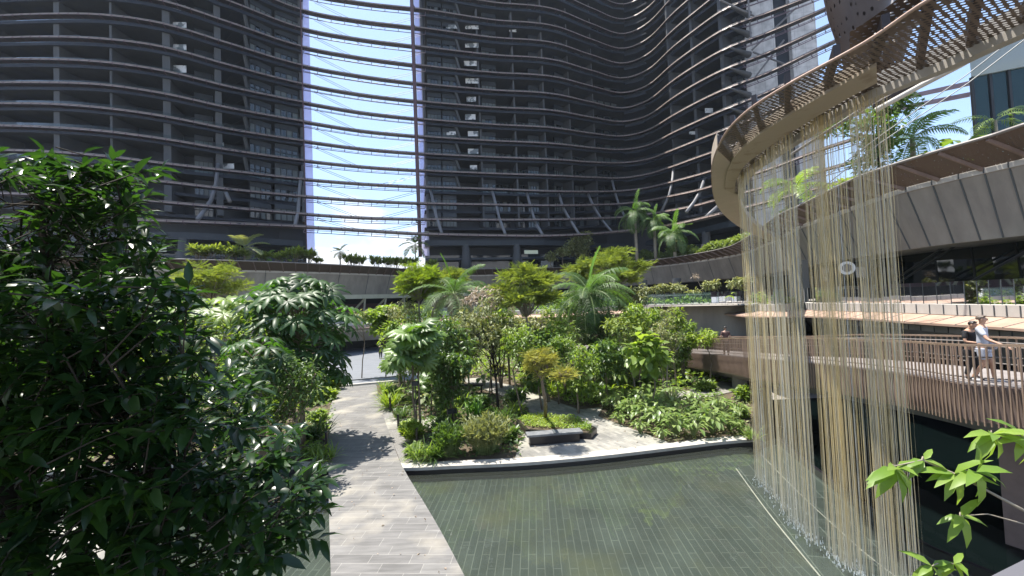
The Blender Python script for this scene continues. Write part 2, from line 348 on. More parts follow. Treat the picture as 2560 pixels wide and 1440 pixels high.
def merge(parts):
    V, F, T, o = [], [], [], 0
    for v, f, t in parts: V.append(v); F.append(f + o); T.append(t); o += len(v)
    return np.concatenate(V), np.concatenate(F), np.concatenate(T)
def rdir(n, zlo=-1, zhi=1):
    a = rng.uniform(0, 2 * np.pi, n); z = rng.uniform(zlo, zhi, n); r = np.sqrt(np.maximum(1 - z * z, 0)); return np.stack([r * np.cos(a), r * np.sin(a), z], 1)
def clusters(centers, m, spread, tpl, size, droop=-.1, whorl=.6, upj=.35, tintc=None):
    """m leaves around every cluster centre, radiating from it"""
    n = len(centers); c = np.repeat(centers, m, 0); dd = rdir(n * m, -.6, .75)
    pos = c + dd * spread * rng.uniform(.1, 1, (n * m, 1)); d = norm(dd * whorl + rdir(n * m) * (1 - whorl) + np.array([0, 0, droop]))
    up = norm(np.array([0, 0, 1.0]) + rdir(n * m) * upj)
    t = (rng.uniform(0, 1, n) if tintc is None else tintc); tint = np.clip(np.repeat(t, m) * .6 + rng.uniform(0, .5, n * m), 0, 1)
    return scatter(tpl, pos, d, up, size * rng.uniform(.7, 1.25, n * m), tint)
def lobes_points(lobes, n, shell=.55, thin=0.):
    """random points in ellipsoid lobes (cx,cy,cz,rx,ry,rz), mostly towards the outside, thinned by large holes"""
    wts = np.array([l[3] * l[4] * l[5] for l in lobes]) ** .7; wts /= wts.sum(); out = []
    ks = rng.choice(len(lobes), n, p=wts)
    r = rng.uniform(shell ** 2, 1, n) ** .5; dd = rdir(n)
    L_ = np.array(lobes)[ks]; p = L_[:, :3] + dd * r[:, None] * L_[:, 3:6]
    if thin > 0:
        f = np.sin(p[:, 0] * 2.1 + 1.3 * np.sin(p[:, 2] * 1.7)) * np.sin(p[:, 1] * 1.9 + p[:, 2] * 1.3 + 2); p = p[f > -1 + 2 * thin * .5 * rng.uniform(.6, 1.2, n)]
    return p

def limb(mb, a, b, r0, r1, wob=.12, n=5):
    a = np.array(a, float); b = np.array(b, float); l = np.linalg.norm(b - a); pts = [a + (b - a) * t + (rng.normal(0, wob * l * .25, 3) if 0 < t < 1 else 0) for t in np.linspace(0, 1, n)]
    mb.tube(pts, [r0 + (r1 - r0) * t for t in np.linspace(0, 1, n)], 7); return pts
def tree(name, base, top, label, cat, lobes, leaf, lm, ncl, m=7, spread=.35, size=.3, trunk_r=.09, bark='bark', group=None, stems=1, nbranch=9, thin=.3, fork=.55, droop=-.15, shell=.45, whorl=.6, upj=.35, lean=(0, 0)):
    """broad-leaved tree: tapered trunk and limbs, crown of leaf clusters in uneven lobes; lobes are relative to `top`"""
    base = np.array(base, float); top = np.array(top, float)
    e = empty(name, base, label, cat, group)
    lob = [(top[0] + l[0], top[1] + l[1], top[2] + l[2], l[3], l[4], l[5]) for l in lobes]
    cl = lobes_points(lob, ncl, shell, thin)
    mb = MB(); h = top[2] - base[2]
    for s in range(stems):
        off = np.array([rng.uniform(-.12, .12), rng.uniform(-.12, .12), 0]) * (stems > 1)
        f = fork * rng.uniform(.85, 1.1); fk = base + (top - base) * f + np.array([rng.normal(0, .12) * (1 + stems * .6), rng.normal(0, .12) * (1 + stems * .6), 0])
        limb(mb, base + off - np.array([0, 0, .05]), fk, trunk_r, trunk_r * .7, .06)
        tp = limb(mb, fk, top + np.array([rng.normal(0, .2), rng.normal(0, .2), -.1 * h]) if stems == 1 else cl[rng.integers(len(cl))], trunk_r * .7, trunk_r * .25, .1)
        for i in rng.choice(len(cl), min(nbranch, len(cl)), replace=False):
            o = tp[rng.integers(0, 4)]; limb(mb, o, cl[i], trunk_r * .32, trunk_r * .08, .16)
    mb.build('trunk', M[bark], e, smooth=True)
    V, F, T = clusters(cl, m, spread, leaf, size, droop, whorl, upj)
    np_mesh('crown', V, F, LM[lm], e, T)
    return e

def frond(origin, az, length, elev, curve, nl=20, leaf=.32, w=.028, vshape=.25, hang=.5, tint=.5, tb=None):
    """pinnate palm frond -> parts (rachis points, V,F,T)"""
    ts = np.linspace(0, 1, nl + 6); el = elev - curve * ts
    step = length / (len(ts) - 1); hd = np.array([math.cos(az), math.sin(az), 0]); z = np.array([0, 0, 1.0])
    pts = [np.array(origin, float)]
    for e_ in el[:-1]: pts.append(pts[-1] + step * (hd * math.cos(e_) + z * math.sin(e_)))
    pts = np.array(pts); sd = np.cross(hd, z); Vs, Fs = [], []; c = 0
    for i in range(3, len(ts)):
        t = ts[i]; ll = length * leaf * (math.sin(math.pi * min(1, .12 + .86 * t)) ** .6) * rng.uniform(.85, 1.1)
        d = norm(pts[i] - pts[i - 1])
        for sg in (1, -1):
            ld = norm(d * .55 + sg * sd + z * vshape * rng.uniform(.4, 1.2)); mid = pts[i] + ld * ll * .5; tip = mid + norm(ld * (1 - hang) - z * hang) * ll * .55; ww = d * w * length * .5
            Vs += [pts[i] - ww * .5, pts[i] + ww * .5, mid + ww, mid - ww, tip]; Fs += [[c, c + 1, c + 2], [c, c + 2, c + 3], [c + 3, c + 2, c + 4]]; c += 5
    return pts, (np.array(Vs), np.array(Fs), np.full(len(Vs), tint) + rng.uniform(-.15, .15, len(Vs)))
def palm(name, base, crown_z, label, group=None, nf=14, length=2.4, lm='palm', trunk_r=.09, spear=True, bark='bark_pale', nl=20, lean=(0, 0), e0=1.25, e1=-.35, curve=1.5, hang=.5, cat='palm', shaft=True, w=.028, dead=0):
    base = np.array(base, float); e = empty(name, base, label, cat, group)
    top = np.array([base[0] + lean[0], base[1] + lean[1], crown_z]); mb = MB()
    h = crown_z - base[2]
    pts = [base + (top - base) * t + np.array([lean[0], lean[1], 0]) * -.15 * math.sin(math.pi * t) for t in np.linspace(0, 1, 7)]
    mb.tube(pts, [trunk_r * (1.25 - .4 * t) for t in np.linspace(0, 1, 7)], 9); mb.build('trunk', M[bark], e, smooth=True)
    if shaft:
        s = MB(); s.tube([top - np.array([0, 0, min(.9, h * .25)]), top + np.array([0, 0, .15])], [trunk_r * 1.05, trunk_r * .6], 9); s.build('crownshaft', M['green_shaft'], e, smooth=True)
    parts = []; rb = MB()
    for i in range(nf):
        az = 2.4 * i + rng.uniform(-.3, .3); t = i / max(nf - 1, 1); el = e0 + (e1 - e0) * t + rng.uniform(-.1, .1)
        pp, g = frond(top, az, length * rng.uniform(.85, 1.1), el, curve * rng.uniform(.8, 1.15), nl, hang=hang * rng.uniform(.8, 1.2), tint=rng.uniform(.1, .9), w=w)
        parts.append(g); rb.tube(pp[::3], [.022 * length / 2.4] * len(pp[::3]), 4, False)
    V, F, T = merge(parts); np_mesh('crown', V, F, LM[lm], e, np.clip(T, 0, 1)); rb.build('rachis', M['green_shaft'], e)
    if spear:
        pp, g = frond(top, rng.uniform(0, 6), length * .95, 1.45, .35, nl, leaf=.22, hang=.1, vshape=.8, tint=.6); np_mesh('young_frond', *g[:2], LM['spear'], e, np.clip(g[2], 0, 1))
    if dead:
        ds = [frond(top, rng.uniform(0, 6), length * .9, -.2, 1.3, nl, hang=.8, tint=.5)[1] for _ in range(dead)]; V, F, T = merge(ds); np_mesh('dry_frond', V, F, LM['dry'], e, np.clip(T, 0, 1))
    return e
M['green_shaft'] = noisy('green_crownshaft', (.13, .18, .06), (.20, .25, .10), 3, .5)

def blades(center, n, length, w, spread=1.0, base_r=.08, droop=.8, seg=4, zlo=.15, tint=(0, 1), stems=0):
    """strap leaves arching out of a centre"""
    Vs, Fs, T = [], [], []; c = 0
    for i in range(n):
        az = rng.uniform(0, 2 * np.pi); el = rng.uniform(zlo, 1.45) / max(spread, .01) if spread > 1 else rng.uniform(zlo, 1.45); l = length * rng.uniform(.65, 1.15)
        hd = np.array([math.cos(az), math.sin(az), 0]); sd = np.array([-hd[1], hd[0], 0]); p = np.array(center, float) + hd * base_r * rng.uniform(0, 1); tt = rng.uniform(*tint)
        for s in range(seg + 1):
            ww = w * math.sin(math.pi * min(.97, .18 + .8 * s / seg)) * .5 if s < seg else 0.002
            Vs += [p + sd * ww, p - sd * ww]; T += [tt, tt]
            a = el - droop * (s / seg) ** 1.3; p = p + (hd * math.cos(a) + np.array([0, 0, math.sin(a)])) * l / seg
        for s in range(seg): a = c + 2 * s; Fs += [[a, a + 2, a + 1], [a + 1, a + 2, a + 3]]
        c += 2 * (seg + 1)
    return np.array(Vs), np.array(Fs), np.array(T)
def strap_plant(name, base, label, lm, n=60, length=1.0, w=.07, heads=1, head_h=0., hr=.0, group=None, cat='plant', droop=.9, bark='bark'):
    base = np.array(base, float); e = empty(name, base, label, cat, group); parts = []; mb = MB()
    for i in range(heads):
        o = base + np.array([rng.uniform(-hr, hr), rng.uniform(-hr, hr), head_h * rng.uniform(.5, 1.1)])
        parts.append(blades(o, max(6, n // heads), length, w, droop=droop))
        if head_h > 0: mb.tube([base + (o - base) * np.array([.3, .3, 0]), o], [.03, .02], 5)
    V, F, T = merge(parts); np_mesh('leaf_tuft', V, F, LM[lm], e, T)
    if head_h > 0: mb.build('stem', M[bark], e)
    return e
def leaf_bush(name, base, label, lm, r=(.6, .6, .5), ncl=60, m=6, leaf=None, size=.22, group=None, cat='shrub', bark='bark', stems=5, droop=0., whorl=.7, thin=.1, shell=.2, upj=.3):
    base = np.array(base, float); e = empty(name, base, label, cat, group)
    lob = [(base[0] + rng.uniform(-.35, .35) * r[0], base[1] + rng.uniform(-.35, .35) * r[1], base[2] + r[2] * rng.uniform(.7, 1.25), r[0] * rng.uniform(.5, .75), r[1] * rng.uniform(.5, .75), r[2] * rng.uniform(.6, .9)) for _ in range(4)]
    cl = lobes_points(lob, ncl, shell, thin); cl[:, 2] = np.maximum(cl[:, 2], base[2] + .08)
    V, F, T = clusters(cl, m, size * .5, leaf or tpl_diamond(), size, droop, whorl, upj); np_mesh('foliage', V, F, LM[lm], e, T)
    mb = MB()
    for i in range(stems): limb(mb, base + np.array([rng.uniform(-.1, .1), rng.uniform(-.1, .1), -.03]), cl[rng.integers(len(cl))], .018, .008, .1, 4)
    mb.build('stem', M[bark], e); return e
def big_leaf_plant(name, base, label, lm, n=12, h=1.2, size=.6, leaf=None, group=None, spread=.5, cat='plant', bark='green_shaft', droop=.1, tilt=.6):
    """upright stalks each carrying one large blade"""
    base = np.array(base, float); e = empty(name, base, label, cat, group); mb = MB(); ps, ds, us = [], [], []
    for i in range(n):
        az = 2.4 * i + rng.uniform(-.3, .3); t = math.sqrt((i + .5) / n); hd = np.array([math.cos(az), math.sin(az), 0]); hh = h * (1.05 - .5 * t) * rng.uniform(.85, 1.1)
        tip = base + hd * spread * t * rng.uniform(.8, 1.2) + np.array([0, 0, hh]); mb.tube([base, base + (tip - base) * .5 + np.array([0, 0, .12 * h]), tip], [.02, .016, .01], 5, False)
        ps.append(tip); ds.append(hd * 1 + np.array([0, 0, rng.uniform(-.5, .35)])); us.append(np.array([0, 0, 1]) + hd * tilt)
    tp = leaf or tpl_broad(.36, .25)
    V, F, T = scatter(tp, np.array(ps), np.array(ds), norm(np.array(us)), size * rng.uniform(.75, 1.2, n), rng.uniform(0, 1, n)); np_mesh('leaf_blades', V, F, LM[lm], e, T)
    mb.build('stalk', M[bark], e, smooth=True); return e
def ground_cover(name, poly, z, label, lm, dens=60, h=.25, size=.14, cat='ground cover', leaf=None, kind='stuff', upd=.6):
    poly = np.array([p[:2] for p in poly]); mn, mx_ = poly.min(0), poly.max(0); n = int(dens * np.prod(mx_ - mn)); q = rng.uniform(mn, mx_, (n, 2)); ins = np.zeros(n, bool); j = len(poly) - 1
    for i in range(len(poly)):
        a, b = poly[i], poly[j]; c = ((a[1] > q[:, 1]) != (b[1] > q[:, 1])) & (q[:, 0] < (b[0] - a[0]) * (q[:, 1] - a[1]) / (b[1] - a[1] + 1e-12) + a[0]); ins ^= c; j = i
    q = q[ins]; n = len(q)
    hz = h * (.45 + .55 * (np.sin(q[:, 0] * 3.1) * np.sin(q[:, 1] * 2.7 + 1) * .5 + .5)) * rng.uniform(.2, 1, n)
    pos = np.stack([q[:, 0], q[:, 1], z + hz], 1); d = rdir(n, -.1, .9) ; up = norm(np.array([0, 0, 1.]) + rdir(n) * .5)
    V, F, T = scatter(leaf or tpl_diamond(.3), pos, d, up, size * rng.uniform(.6, 1.3, n), np.clip(rng.uniform(-.1, .8, n) + .3 * np.sin(q[:, 0] * 1.3), 0, 1))
    o = np_mesh(name, V, F, LM[lm], None, T); return tag(o, label, cat, None, kind)
# ================================================================== SETTING
def poly_obj(name, pts, z0, z1, m, label, cat, kind='structure', group=None):
    o = MB().prism([(p[0], p[1]) for p in pts], z0, z1).build(name, m); return tag(o, label, cat, group, kind)
def g2(*pp, z=0.0): return [G(x, y, z) for x, y in pp]
gm = MB().quad((-900, -60, -1.4), (900, -60, -1.4), (900, 1600, -1.4), (-900, 1600, -1.4)).build('ground', M['ground']); tag(gm, 'ground plain around and under the courtyard', 'ground', None, 'structure')

EDGE = [(300, 1172), (500, 1168), (690, 1165), (822, 1167), (1008, 1169), (1130, 1164), (1290, 1157), (1420, 1147), (1540, 1135), (1700, 1116), (1800, 1104), (1884, 1097)]
edge = [G(x, y, 0) for x, y in EDGE]
edge = [np.array([-30, edge[0][1] + .1, 0.])] + edge
# planted ground behind the pond edge
soil_poly = [(p[0], p[1]) for p in edge] + [tuple(G(1893, 1060, 0)[:2]), tuple(G(1900, 1020, 0)[:2]), tuple(G(1925, 985, 0)[:2]), (24, 42), (34, 60), (30, 95), (-60, 95), (-60, edge[0][1])]
tag(MB().prism(soil_poly, -1.35, -.03).build('garden_soil', M['soil']), 'brown planting soil of the garden beds beyond the pond', 'soil', None, 'structure')
# coping
def sweep_h(path, prof, inward):
    """prof: (offset along inward normal, z)"""
    rows = []
    for i, p in enumerate(path):
        a = np.array(path[max(i - 1, 0)][:2], float); b = np.array(path[min(i + 1, len(path) - 1)][:2], float); t = norm(b - a); n = np.array([-t[1], t[0]]) * inward
        zz = p[2] if len(p) > 2 else 0
        rows.append([(p[0] + n[0] * o, p[1] + n[1] * o, zz + z) for o, z in prof])
    return rows
def smooth(path, n=6):
    path = [np.array(p, float) for p in path]; out = []
    for i in range(len(path) - 1):
        p0, p1, p2, p3 = path[max(i - 1, 0)], path[i], path[i + 1], path[min(i + 2, len(path) - 1)]
        for k in range(n):
            t = k / n; out.append(.5 * ((2 * p1) + (-p0 + p2) * t + (2 * p0 - 5 * p1 + 4 * p2 - p3) * t * t + (-p0 + 3 * p1 - 3 * p2 + p3) * t ** 3))
    out.append(path[-1]); return out
cop = empty('pond_coping', edge[5], 'long pale stone coping with its shade painted as a black face along the far side of the pond', 'coping')
se = smooth(edge, 4)
MB().sweep(sweep_h(se, [(-.06, -.10), (-.06, .015), (.42, .015), (.42, -.10)], 1)).build('coping_slab', M['coping'], cop)
MB().sweep(sweep_h(se, [(-.045, -.9), (-.045, -.103), (.03, -.103), (.03, -.9)], 1)).build('shade_black_face', M['black'], cop)  # shadow side of the pond wall, its darkness put into the colour
MB().sweep(sweep_h([edge[-1] + [.02, .02, 0], G(1893, 1060, 0) + [.02, 0, 0], G(1900, 1020, 0) + [.02, 0, 0], G(1925, 985, 0) + [.02, 0, 0], np.array([24.05, 42, 0.])], [(-.10, -1.38), (-.10, .012), (.25, .012), (.25, -1.38)], 1)).build('shade_black_face', M['black'], cop)
# pond floor and water
pond = [(-40, -8), (13.2, -8)] + [(G(1960, 1120, -.45)[0] + 1.2, G(1960, 1120, -.45)[1] + 2.5)] + [(p[0], p[1] + .03) for p in edge[::-1]] + [(-40, edge[0][1])]
L1 = [G(1840, 1172, -.5), G(1905, 1262, -.5), G(1970, 1345, -.5), G(2050, 1442, -.5), G(2150, 1560, -.5), G(2500, 1900, -.5)]
L3 = [G(1945, 1110, -.5), G(2040, 1190, -.5), G(2150, 1275, -.5), G(2290, 1375, -.5), G(2430, 1440, -.5), G(2800, 1600, -.5)]
pf = [(-40, -8)] + [(p[0], p[1]) for p in L3[::-1]] + [(p[0], p[1] + .03) for p in edge[::-1]]
tag(MB().prism(pf, -1.3, -.5).build('pond_floor', M['tile']), 'dark slate tiled floor under the shallow pond', 'pond floor', None, 'structure')
L1s, L3s = smooth(L1, 4), smooth(L3, 4)
spill = MB(); spill.sweep([[(a[0], a[1], -.49), (b[0], b[1], -.49)] for a, b in zip(L1s, L3s)], False); so_ = spill.build('spill_floor', M['tile2']); tag(so_, 'wet slate band of the pond floor under the falling water', 'pond floor', None, 'structure')
spl = MB()
for off in (0, .55):
    ln = [a * (1 - off) + b * off for a, b in zip(L1s, L3s)]; spl.sweep(sweep_h([(p[0], p[1], -.482) for p in ln], [(-.02, 0), (.02, 0)], 1), False)
for i in range(1, len(L1s) - 1, 1): spl.sweep([[tuple(L1s[i] + np.array([0, -.012, .008])), tuple(L1s[i] + np.array([0, .012, .008]))], [tuple(L3s[i] + np.array([0, -.012, .008])), tuple(L3s[i] + np.array([0, .012, .008]))]], False)
tag(spl.build('pond_joint', M['conc_pale']), 'pale joints laid in the slate band under the falling water', 'pond floor', None, 'structure')
wl = [(-40, -8)] + [(p[0], p[1]) for p in L3[::-1]] + [(p[0], p[1] + .02) for p in edge[::-1]] + [(-40, edge[0][1])]
wm = MB(); n0 = len(wl); wm.v = [(x, y, -.25) for x, y in wl]; wm.f = [tuple(range(n0))]; wm.m = [0]
tag(wm.build('pond_water', M['water']), 'clear shallow green water of the courtyard pond', 'water', None, 'structure')
# black drop edge and lower basin
dr = MB(); dr.sweep([[(p[0], p[1], -1.4), (p[0], p[1], -.25), (p[0] + .12, p[1] + .04, -.25), (p[0] + .12, p[1] + .04, -1.4)] for p in L3s]); tag(dr.build('spill_edge', M['black']), 'black stone weir edge on the right side of the pond', 'pond edge')
lb = MB().quad((4, -6, -1.32), (40, -6, -1.32), (40, 27, -1.32), (4, 27, -1.32)); tag(lb.build('lower_basin_water', glassy('dark_water', (.03, .05, .05), .35, .01, 1.33, .08, 2, (.006, .012, .012))), 'dark lower basin water beyond the weir', 'water', None, 'structure')

# path over the pond and through the garden
PL = [G(828, 1700, 0), G(827, 1440, 0), G(823, 1300, 0), G(821, 1168, 0), G(820, 1110, 0), G(822, 1040, 0), G(832, 1000, 0), G(851, 962, 0)]
PR = [G(1290, 1700, 0), G(1160, 1440, 0), G(1085, 1300, 0), G(1006, 1168, 0), G(983, 1110, 0), G(958, 1040, 0), G(948, 1000, 0), G(941, 962, 0)]
pm = MB(); PLs, PRs = smooth(PL, 4), smooth(PR, 4)
pm.sweep([[(a[0], a[1], -.22), (b[0], b[1], -.22), (b[0], b[1], .028), (a[0], a[1], .028)] for a, b in zip(PLs, PRs)])
tag(pm.build('stone_path', M['pave']), 'stone slab path crossing the pond into the garden', 'path', None, 'structure')
plz = g2((1285, 1156), (1420, 1145), (1560, 1131), (1692, 1114), (1494, 1041), (1509, 1018), (1447, 1024), (1361, 994), (1275, 963), (1200, 944), (1150, 948), (1185, 965), (1245, 985), (1320, 1018), (1330, 1050), (1300, 1100))
poly_obj('garden_plaza', plz, -.2, .012, M['plaza'], 'pale stone paving around the bench by the pond', 'paving')
poly_obj('gravel_strip', g2((1004, 1163), (958, 1042), (944, 985), (968, 985), (985, 1045), (1050, 1150), (1075, 1163)), -.2, .006, M['gravel'], 'grey gravel strip between the path and the bed', 'gravel', 'structure')
poly_obj('stepping_paving', g2((962, 1046), (1000, 1046), (1130, 1052), (1120, 1070), (1015, 1072), (966, 1076)), -.2, .016, M['plaza'], 'small paved link from the path into the island bed', 'paving')
poly_obj('upper_paving', g2((1660, 985), (1745, 972), (1830, 945), (1830, 980), (1745, 998), (1690, 1000)), -.2, .012, M['plaza'], 'pale paved ledge under the footbridge', 'paving')
# pale road at the far end
rd = [G(600, 958, 0), G(851, 962, 0), G(941, 962, 0), G(1100, 940, 0), G(1150, 880, 0), G(1100, 860, 0), G(820, 862, 0), G(560, 880, 0)]
poly_obj('driveway', rd, -.3, .004, M['road'], 'pale grey driveway beyond the end of the path', 'road')
kb = empty('drain_kerb', G(890, 962, 0), 'low pale kerb between the path end and the driveway', 'kerb'); MB().beam(G(835, 967, .09), G(1010, 951, .09), .22, .16).build('kerb_stone', M['conc_pale'], kb)
MB().beam(G(850, 953, .35), G(1000, 940, .35), .06, .08).build('kerb_rail', M['steel'], kb)

# ================================================================== SUNSHADE RIBBONS AND TOWERS
XC = np.array([-200, 0, 100, 250, 400, 575, 752, 900, 1050, 1225, 1400, 1480, 1567, 1620, 1680, 1740, 1800, 1920, 2047, 2170], float)
YT = [[542, 540, 541, 543, 548, 555, 563, 572, 581, 586, 586, 582, 574, 567, 559, 546, 531, 500, 466, 430],
 [482, 480, 483, 488, 501, 516, 531, 541, 545, 547, 546, 544, 540, 533, 523, 511, 494, 462, 425, 390],
 [428, 425, 428, 436, 450, 470, 487, 498, 505, 509, 511, 510, 506, 499, 487, 474, 457, 420, 372, 332],
 [374, 372, 375, 386, 404, 424, 444, 456, 464, 470, 476, 477, 474, 467, 452, 436, 418, 374, 316, 270],
 [312, 311, 314, 324, 343, 372, 397, 413, 423, 431, 437, 441, 442, 433, 414, 392, 371, 326, 264, 212],
 [258, 255.5, 256, 266, 286, 320, 348, 368, 380.5, 390, 397, 403, 404, 396, 373, 349, 325, 277, 213, 158],
 [206, 203, 203, 208, 229, 267, 299, 323, 337.5, 349, 358, 367, 371, 361, 330, 302, 275, 226, 164, 108],
 [148, 144.5, 144.5, 151, 172, 214, 251, 277, 294, 308, 319, 331, 337, 323, 287, 254, 225, 178, 117, 60],
 [94, 90.5, 88.5, 93, 112.5, 160, 205.5, 232, 250, 265, 276, 291, 301, 286, 243, 206, 175, 128, 70, 14],
 [38, 35, 31.5, 33, 54, 106, 159, 186, 205.5, 222, 235, 253, 267, 248, 200, 160, 125, 78, 24, -32],
 [-18, -22, -26, -26, -3, 53, 112, 140, 160, 178, 192, 213, 229, 210, 158, 114, 75, 28, -22, -78],
 [-75, -79, -84, -84, -60, 0, 66, 94, 113, 134, 150, 174, 192, 171, 116, 69, 26, -22, -68, -124]]
YT = [np.array(r, float) for r in YT]
while len(YT) < 20: YT.append(2 * YT[-1] - YT[-2])
DC = np.array([56, 56, 55, 54, 55, 59, 67, 69.5, 71.5, 75, 79, 84, 88, 84, 76, 71, 66, 62, 59, 57], float)
KF = [.87, .925, .955, .98] + [1.0] * 16
XS = np.unique(np.concatenate([np.linspace(-200, 1400, 65), np.linspace(1400, 1760, 37), np.linspace(1760, 2170, 19)]))
def cinterp(x, xs, ys):                    # smooth (Catmull-Rom style) interpolation
    x = np.atleast_1d(np.asarray(x, float)); i = np.clip(np.searchsorted(xs, x) - 1, 0, len(xs) - 2); h = xs[i + 1] - xs[i]; t = (x - xs[i]) / h
    m = np.gradient(ys, xs); return (2 * t ** 3 - 3 * t ** 2 + 1) * ys[i] + (t ** 3 - 2 * t ** 2 + t) * h * m[i] + (-2 * t ** 3 + 3 * t ** 2) * ys[i + 1] + (t ** 3 - t ** 2) * h * m[i + 1]
def rib(X, k, f=None):
    """3D point of sunshade level k at plan station X"""
    y = float(cinterp(X, XC, YT[k])[0]); d = float(cinterp(X, XC, DC)[0]) * (KF[k] if f is None else f)
    p = P(X, y, float(cinterp(X, XC, DC)[0]) * KF[k]);
    if f is not None: q = p * 1.0; q[:2] = p[:2] * (f / KF[k]); return q
    return p
def ribn(X):
    a = rib(X - 8, 6); b = rib(X + 8, 6); t = norm((b - a)[:2]); n = np.array([t[1], -t[0]]); return n      # toward the courtyard
ordinal = ['lowest', 'second', 'third', 'fourth', 'fifth', 'sixth', 'seventh', 'eighth', 'ninth', 'tenth', 'eleventh', 'twelfth', 'thirteenth', 'fourteenth', 'fifteenth', 'sixteenth', 'seventeenth', 'eighteenth']
NK = 18
M['ladder'] = noisy('ladder_steel', (.10, .075, .10), (.15, .115, .14), 1.2, .45, metal=.2)
for k in range(NK):
    pts = [rib(x, k) for x in XS]; ns = [ribn(x) for x in XS]
    e = empty('sunshade_band', rib(1050, k), f'dark bronze sunshade band sweeping round the towers, {ordinal[k]} one up from the roof terrace', 'sunshade band', 'curved sunshade bands in front of the towers')
    def off(i, o, z): return (pts[i][0] - ns[i][0] * o, pts[i][1] - ns[i][1] * o, pts[i][2] + z)
    I = range(len(pts)); th = .31; wd = .8 if k > 0 else 1.0
    bk = MB(); bk.sweep([[off(i, .15, -.02), off(i, 0, -th), off(i, .04, -th), off(i, .19, -.02)] for i in I]); bk.cm = 1
    MB().sweep([[off(i, .06, -th + .02), off(i, wd, -th - .05), off(i, wd, -th), off(i, .06, -th + .06)] for i in I]).build('louvre_soffit', M['brown'], e)
    tr = MB(); tr.tube([off(i, .14, .03) for i in I], .04, 6); tr.build('top_rail', M['edge'], e)
    br = MB(); br.tube([off(i, wd + .03, -th - .02) for i in I], .035, 6); br.build('bottom_rail', M['steel'], e)
    pn = bk; cum = [0]
    for i in range(1, len(pts)): cum.append(cum[-1] + float(np.linalg.norm((pts[i] - pts[i - 1])[:2])))
    cum = np.array(cum); PA = np.array(pts); NA = np.array(ns)
    def at_s(s): q = np.array([np.interp(s, cum, PA[:, j]) for j in range(3)]); n = np.array([np.interp(s, cum, NA[:, j]) for j in range(2)]); return q, norm(n)
    for s in np.arange(.7, cum[-1], 1.6):
        q, n = at_s(s); a = (q[0] - n[0] * .12, q[1] - n[1] * .12, q[2] + .02); b = (q[0] + n[0] * .02, q[1] + n[1] * .02, q[2] - th); bk.beam(a, b, .07, .05)
        c = (q[0] - n[0] * wd, q[1] - n[1] * wd, q[2] - th - .07); bk.beam((b[0], b[1], b[2] - .02), c, .07, .06)
        q2, n2 = at_s(s + 1.52); z0, z1 = .05, th - .05                                      # copper panels between the brackets
        bk.cm = 2; pn.quad((q[0] + n[0] * .012, q[1] + n[1] * .012, q[2] - z1), (q2[0] + n2[0] * .012, q2[1] + n2[1] * .012, q2[2] - z1), (q2[0] - n2[0] * .115, q2[1] - n2[1] * .115, q2[2] - z0), (q[0] - n[0] * .115, q[1] - n[1] * .115, q[2] - z0)); bk.cm = 1
    bk.build('fascia', [M['brown'], M['mast'], M['rust']], e)
    # ladder truss under the band where it spans open air
    for (xa, xb) in ((758, 1062), (1862, 2170)):
        xs = np.linspace(xa, xb, 14); low = [rib(x, k) - np.array([*(-ribn(x) * -.5), .95 + .12 * min(k, 10) / 10]) for x in xs]
        t = MB(); t.tube([tuple(p) for p in low], .06, 6)
        t.tube([tuple(p + np.array([0, .6, .42])) for p in low], .04, 6)
        for j, x in enumerate(np.linspace(xa, xb, 10)):
            p = rib(x, k); a = np.array([p[0], p[1] + .5, p[2] - th]); q = np.array([np.interp(x, xs, [l_[c] for l_ in low]) for c in range(3)]); t.beam(a, q, .08)
        t.build('ladder_truss', M['ladder'], e)

def wall_pt(X, k, o, dz=0.):               # point of the façade behind level k, o metres behind the bands
    p = rib(X, k, 1.0); n = ribn(X); zt = rib(X, k)[2]
    return np.array([p[0] - n[0] * o, p[1] - n[1] * o, zt + dz])
# a unit window: x 0..1, z 0..1, facing -y
def window_proto(kind):
    root = bpy.data.meshes.new('x'); fr = MB(); n = 4
    for i in range(n + 1): fr.box((i / n, -.02, .5), (.035, .10, 1.0))
    for z in (.0, 1.0): fr.box((.5, -.02, z), (1.03, .10, .045))
    if kind == 3: fr.box((.5, -.02, .62), (1, .08, .03))
    f = fr.build('window', M['frame']).data
    bpy.data.objects.remove([o for o in bpy.data.objects if o.data == f][0])
    g = MB(); shut = {0: (1, 1, 1, 1), 1: (1, 0, 0, 1), 2: (0, 0, 1, 0), 3: (0, 0, 0, 0), 4: (1, 1, 0, 0)}[kind]
    for i in range(n):
        g.cm = 0 if shut[i] else 1; g.quad((i / n, .02, 0), ((i + 1) / n, .02, 0), ((i + 1) / n, .02, 1), (i / n, .02, 1))
    g2_ = g.build('pane', [M['curtain'], M['glassdk']]).data
    bpy.data.objects.remove([o for o in bpy.data.objects if o.data == g2_][0]); return f, g2_
WP = [window_proto(i) for i in range(5)]
def put_window(parent, a, b, z0, h, kind):
    a = np.array(a); b = np.array(b); wd = float(np.linalg.norm((b - a)[:2])); f, g = WP[kind]; o = link('window', f, parent)
    o.location = tuple(np.array([a[0], a[1], z0]) - np.array(parent.location)); o.rotation_euler = (0, 0, math.atan2(b[1] - a[1], b[0] - a[0])); o.scale = (wd, 1.5, h)
    c = link('pane', g, o); return o
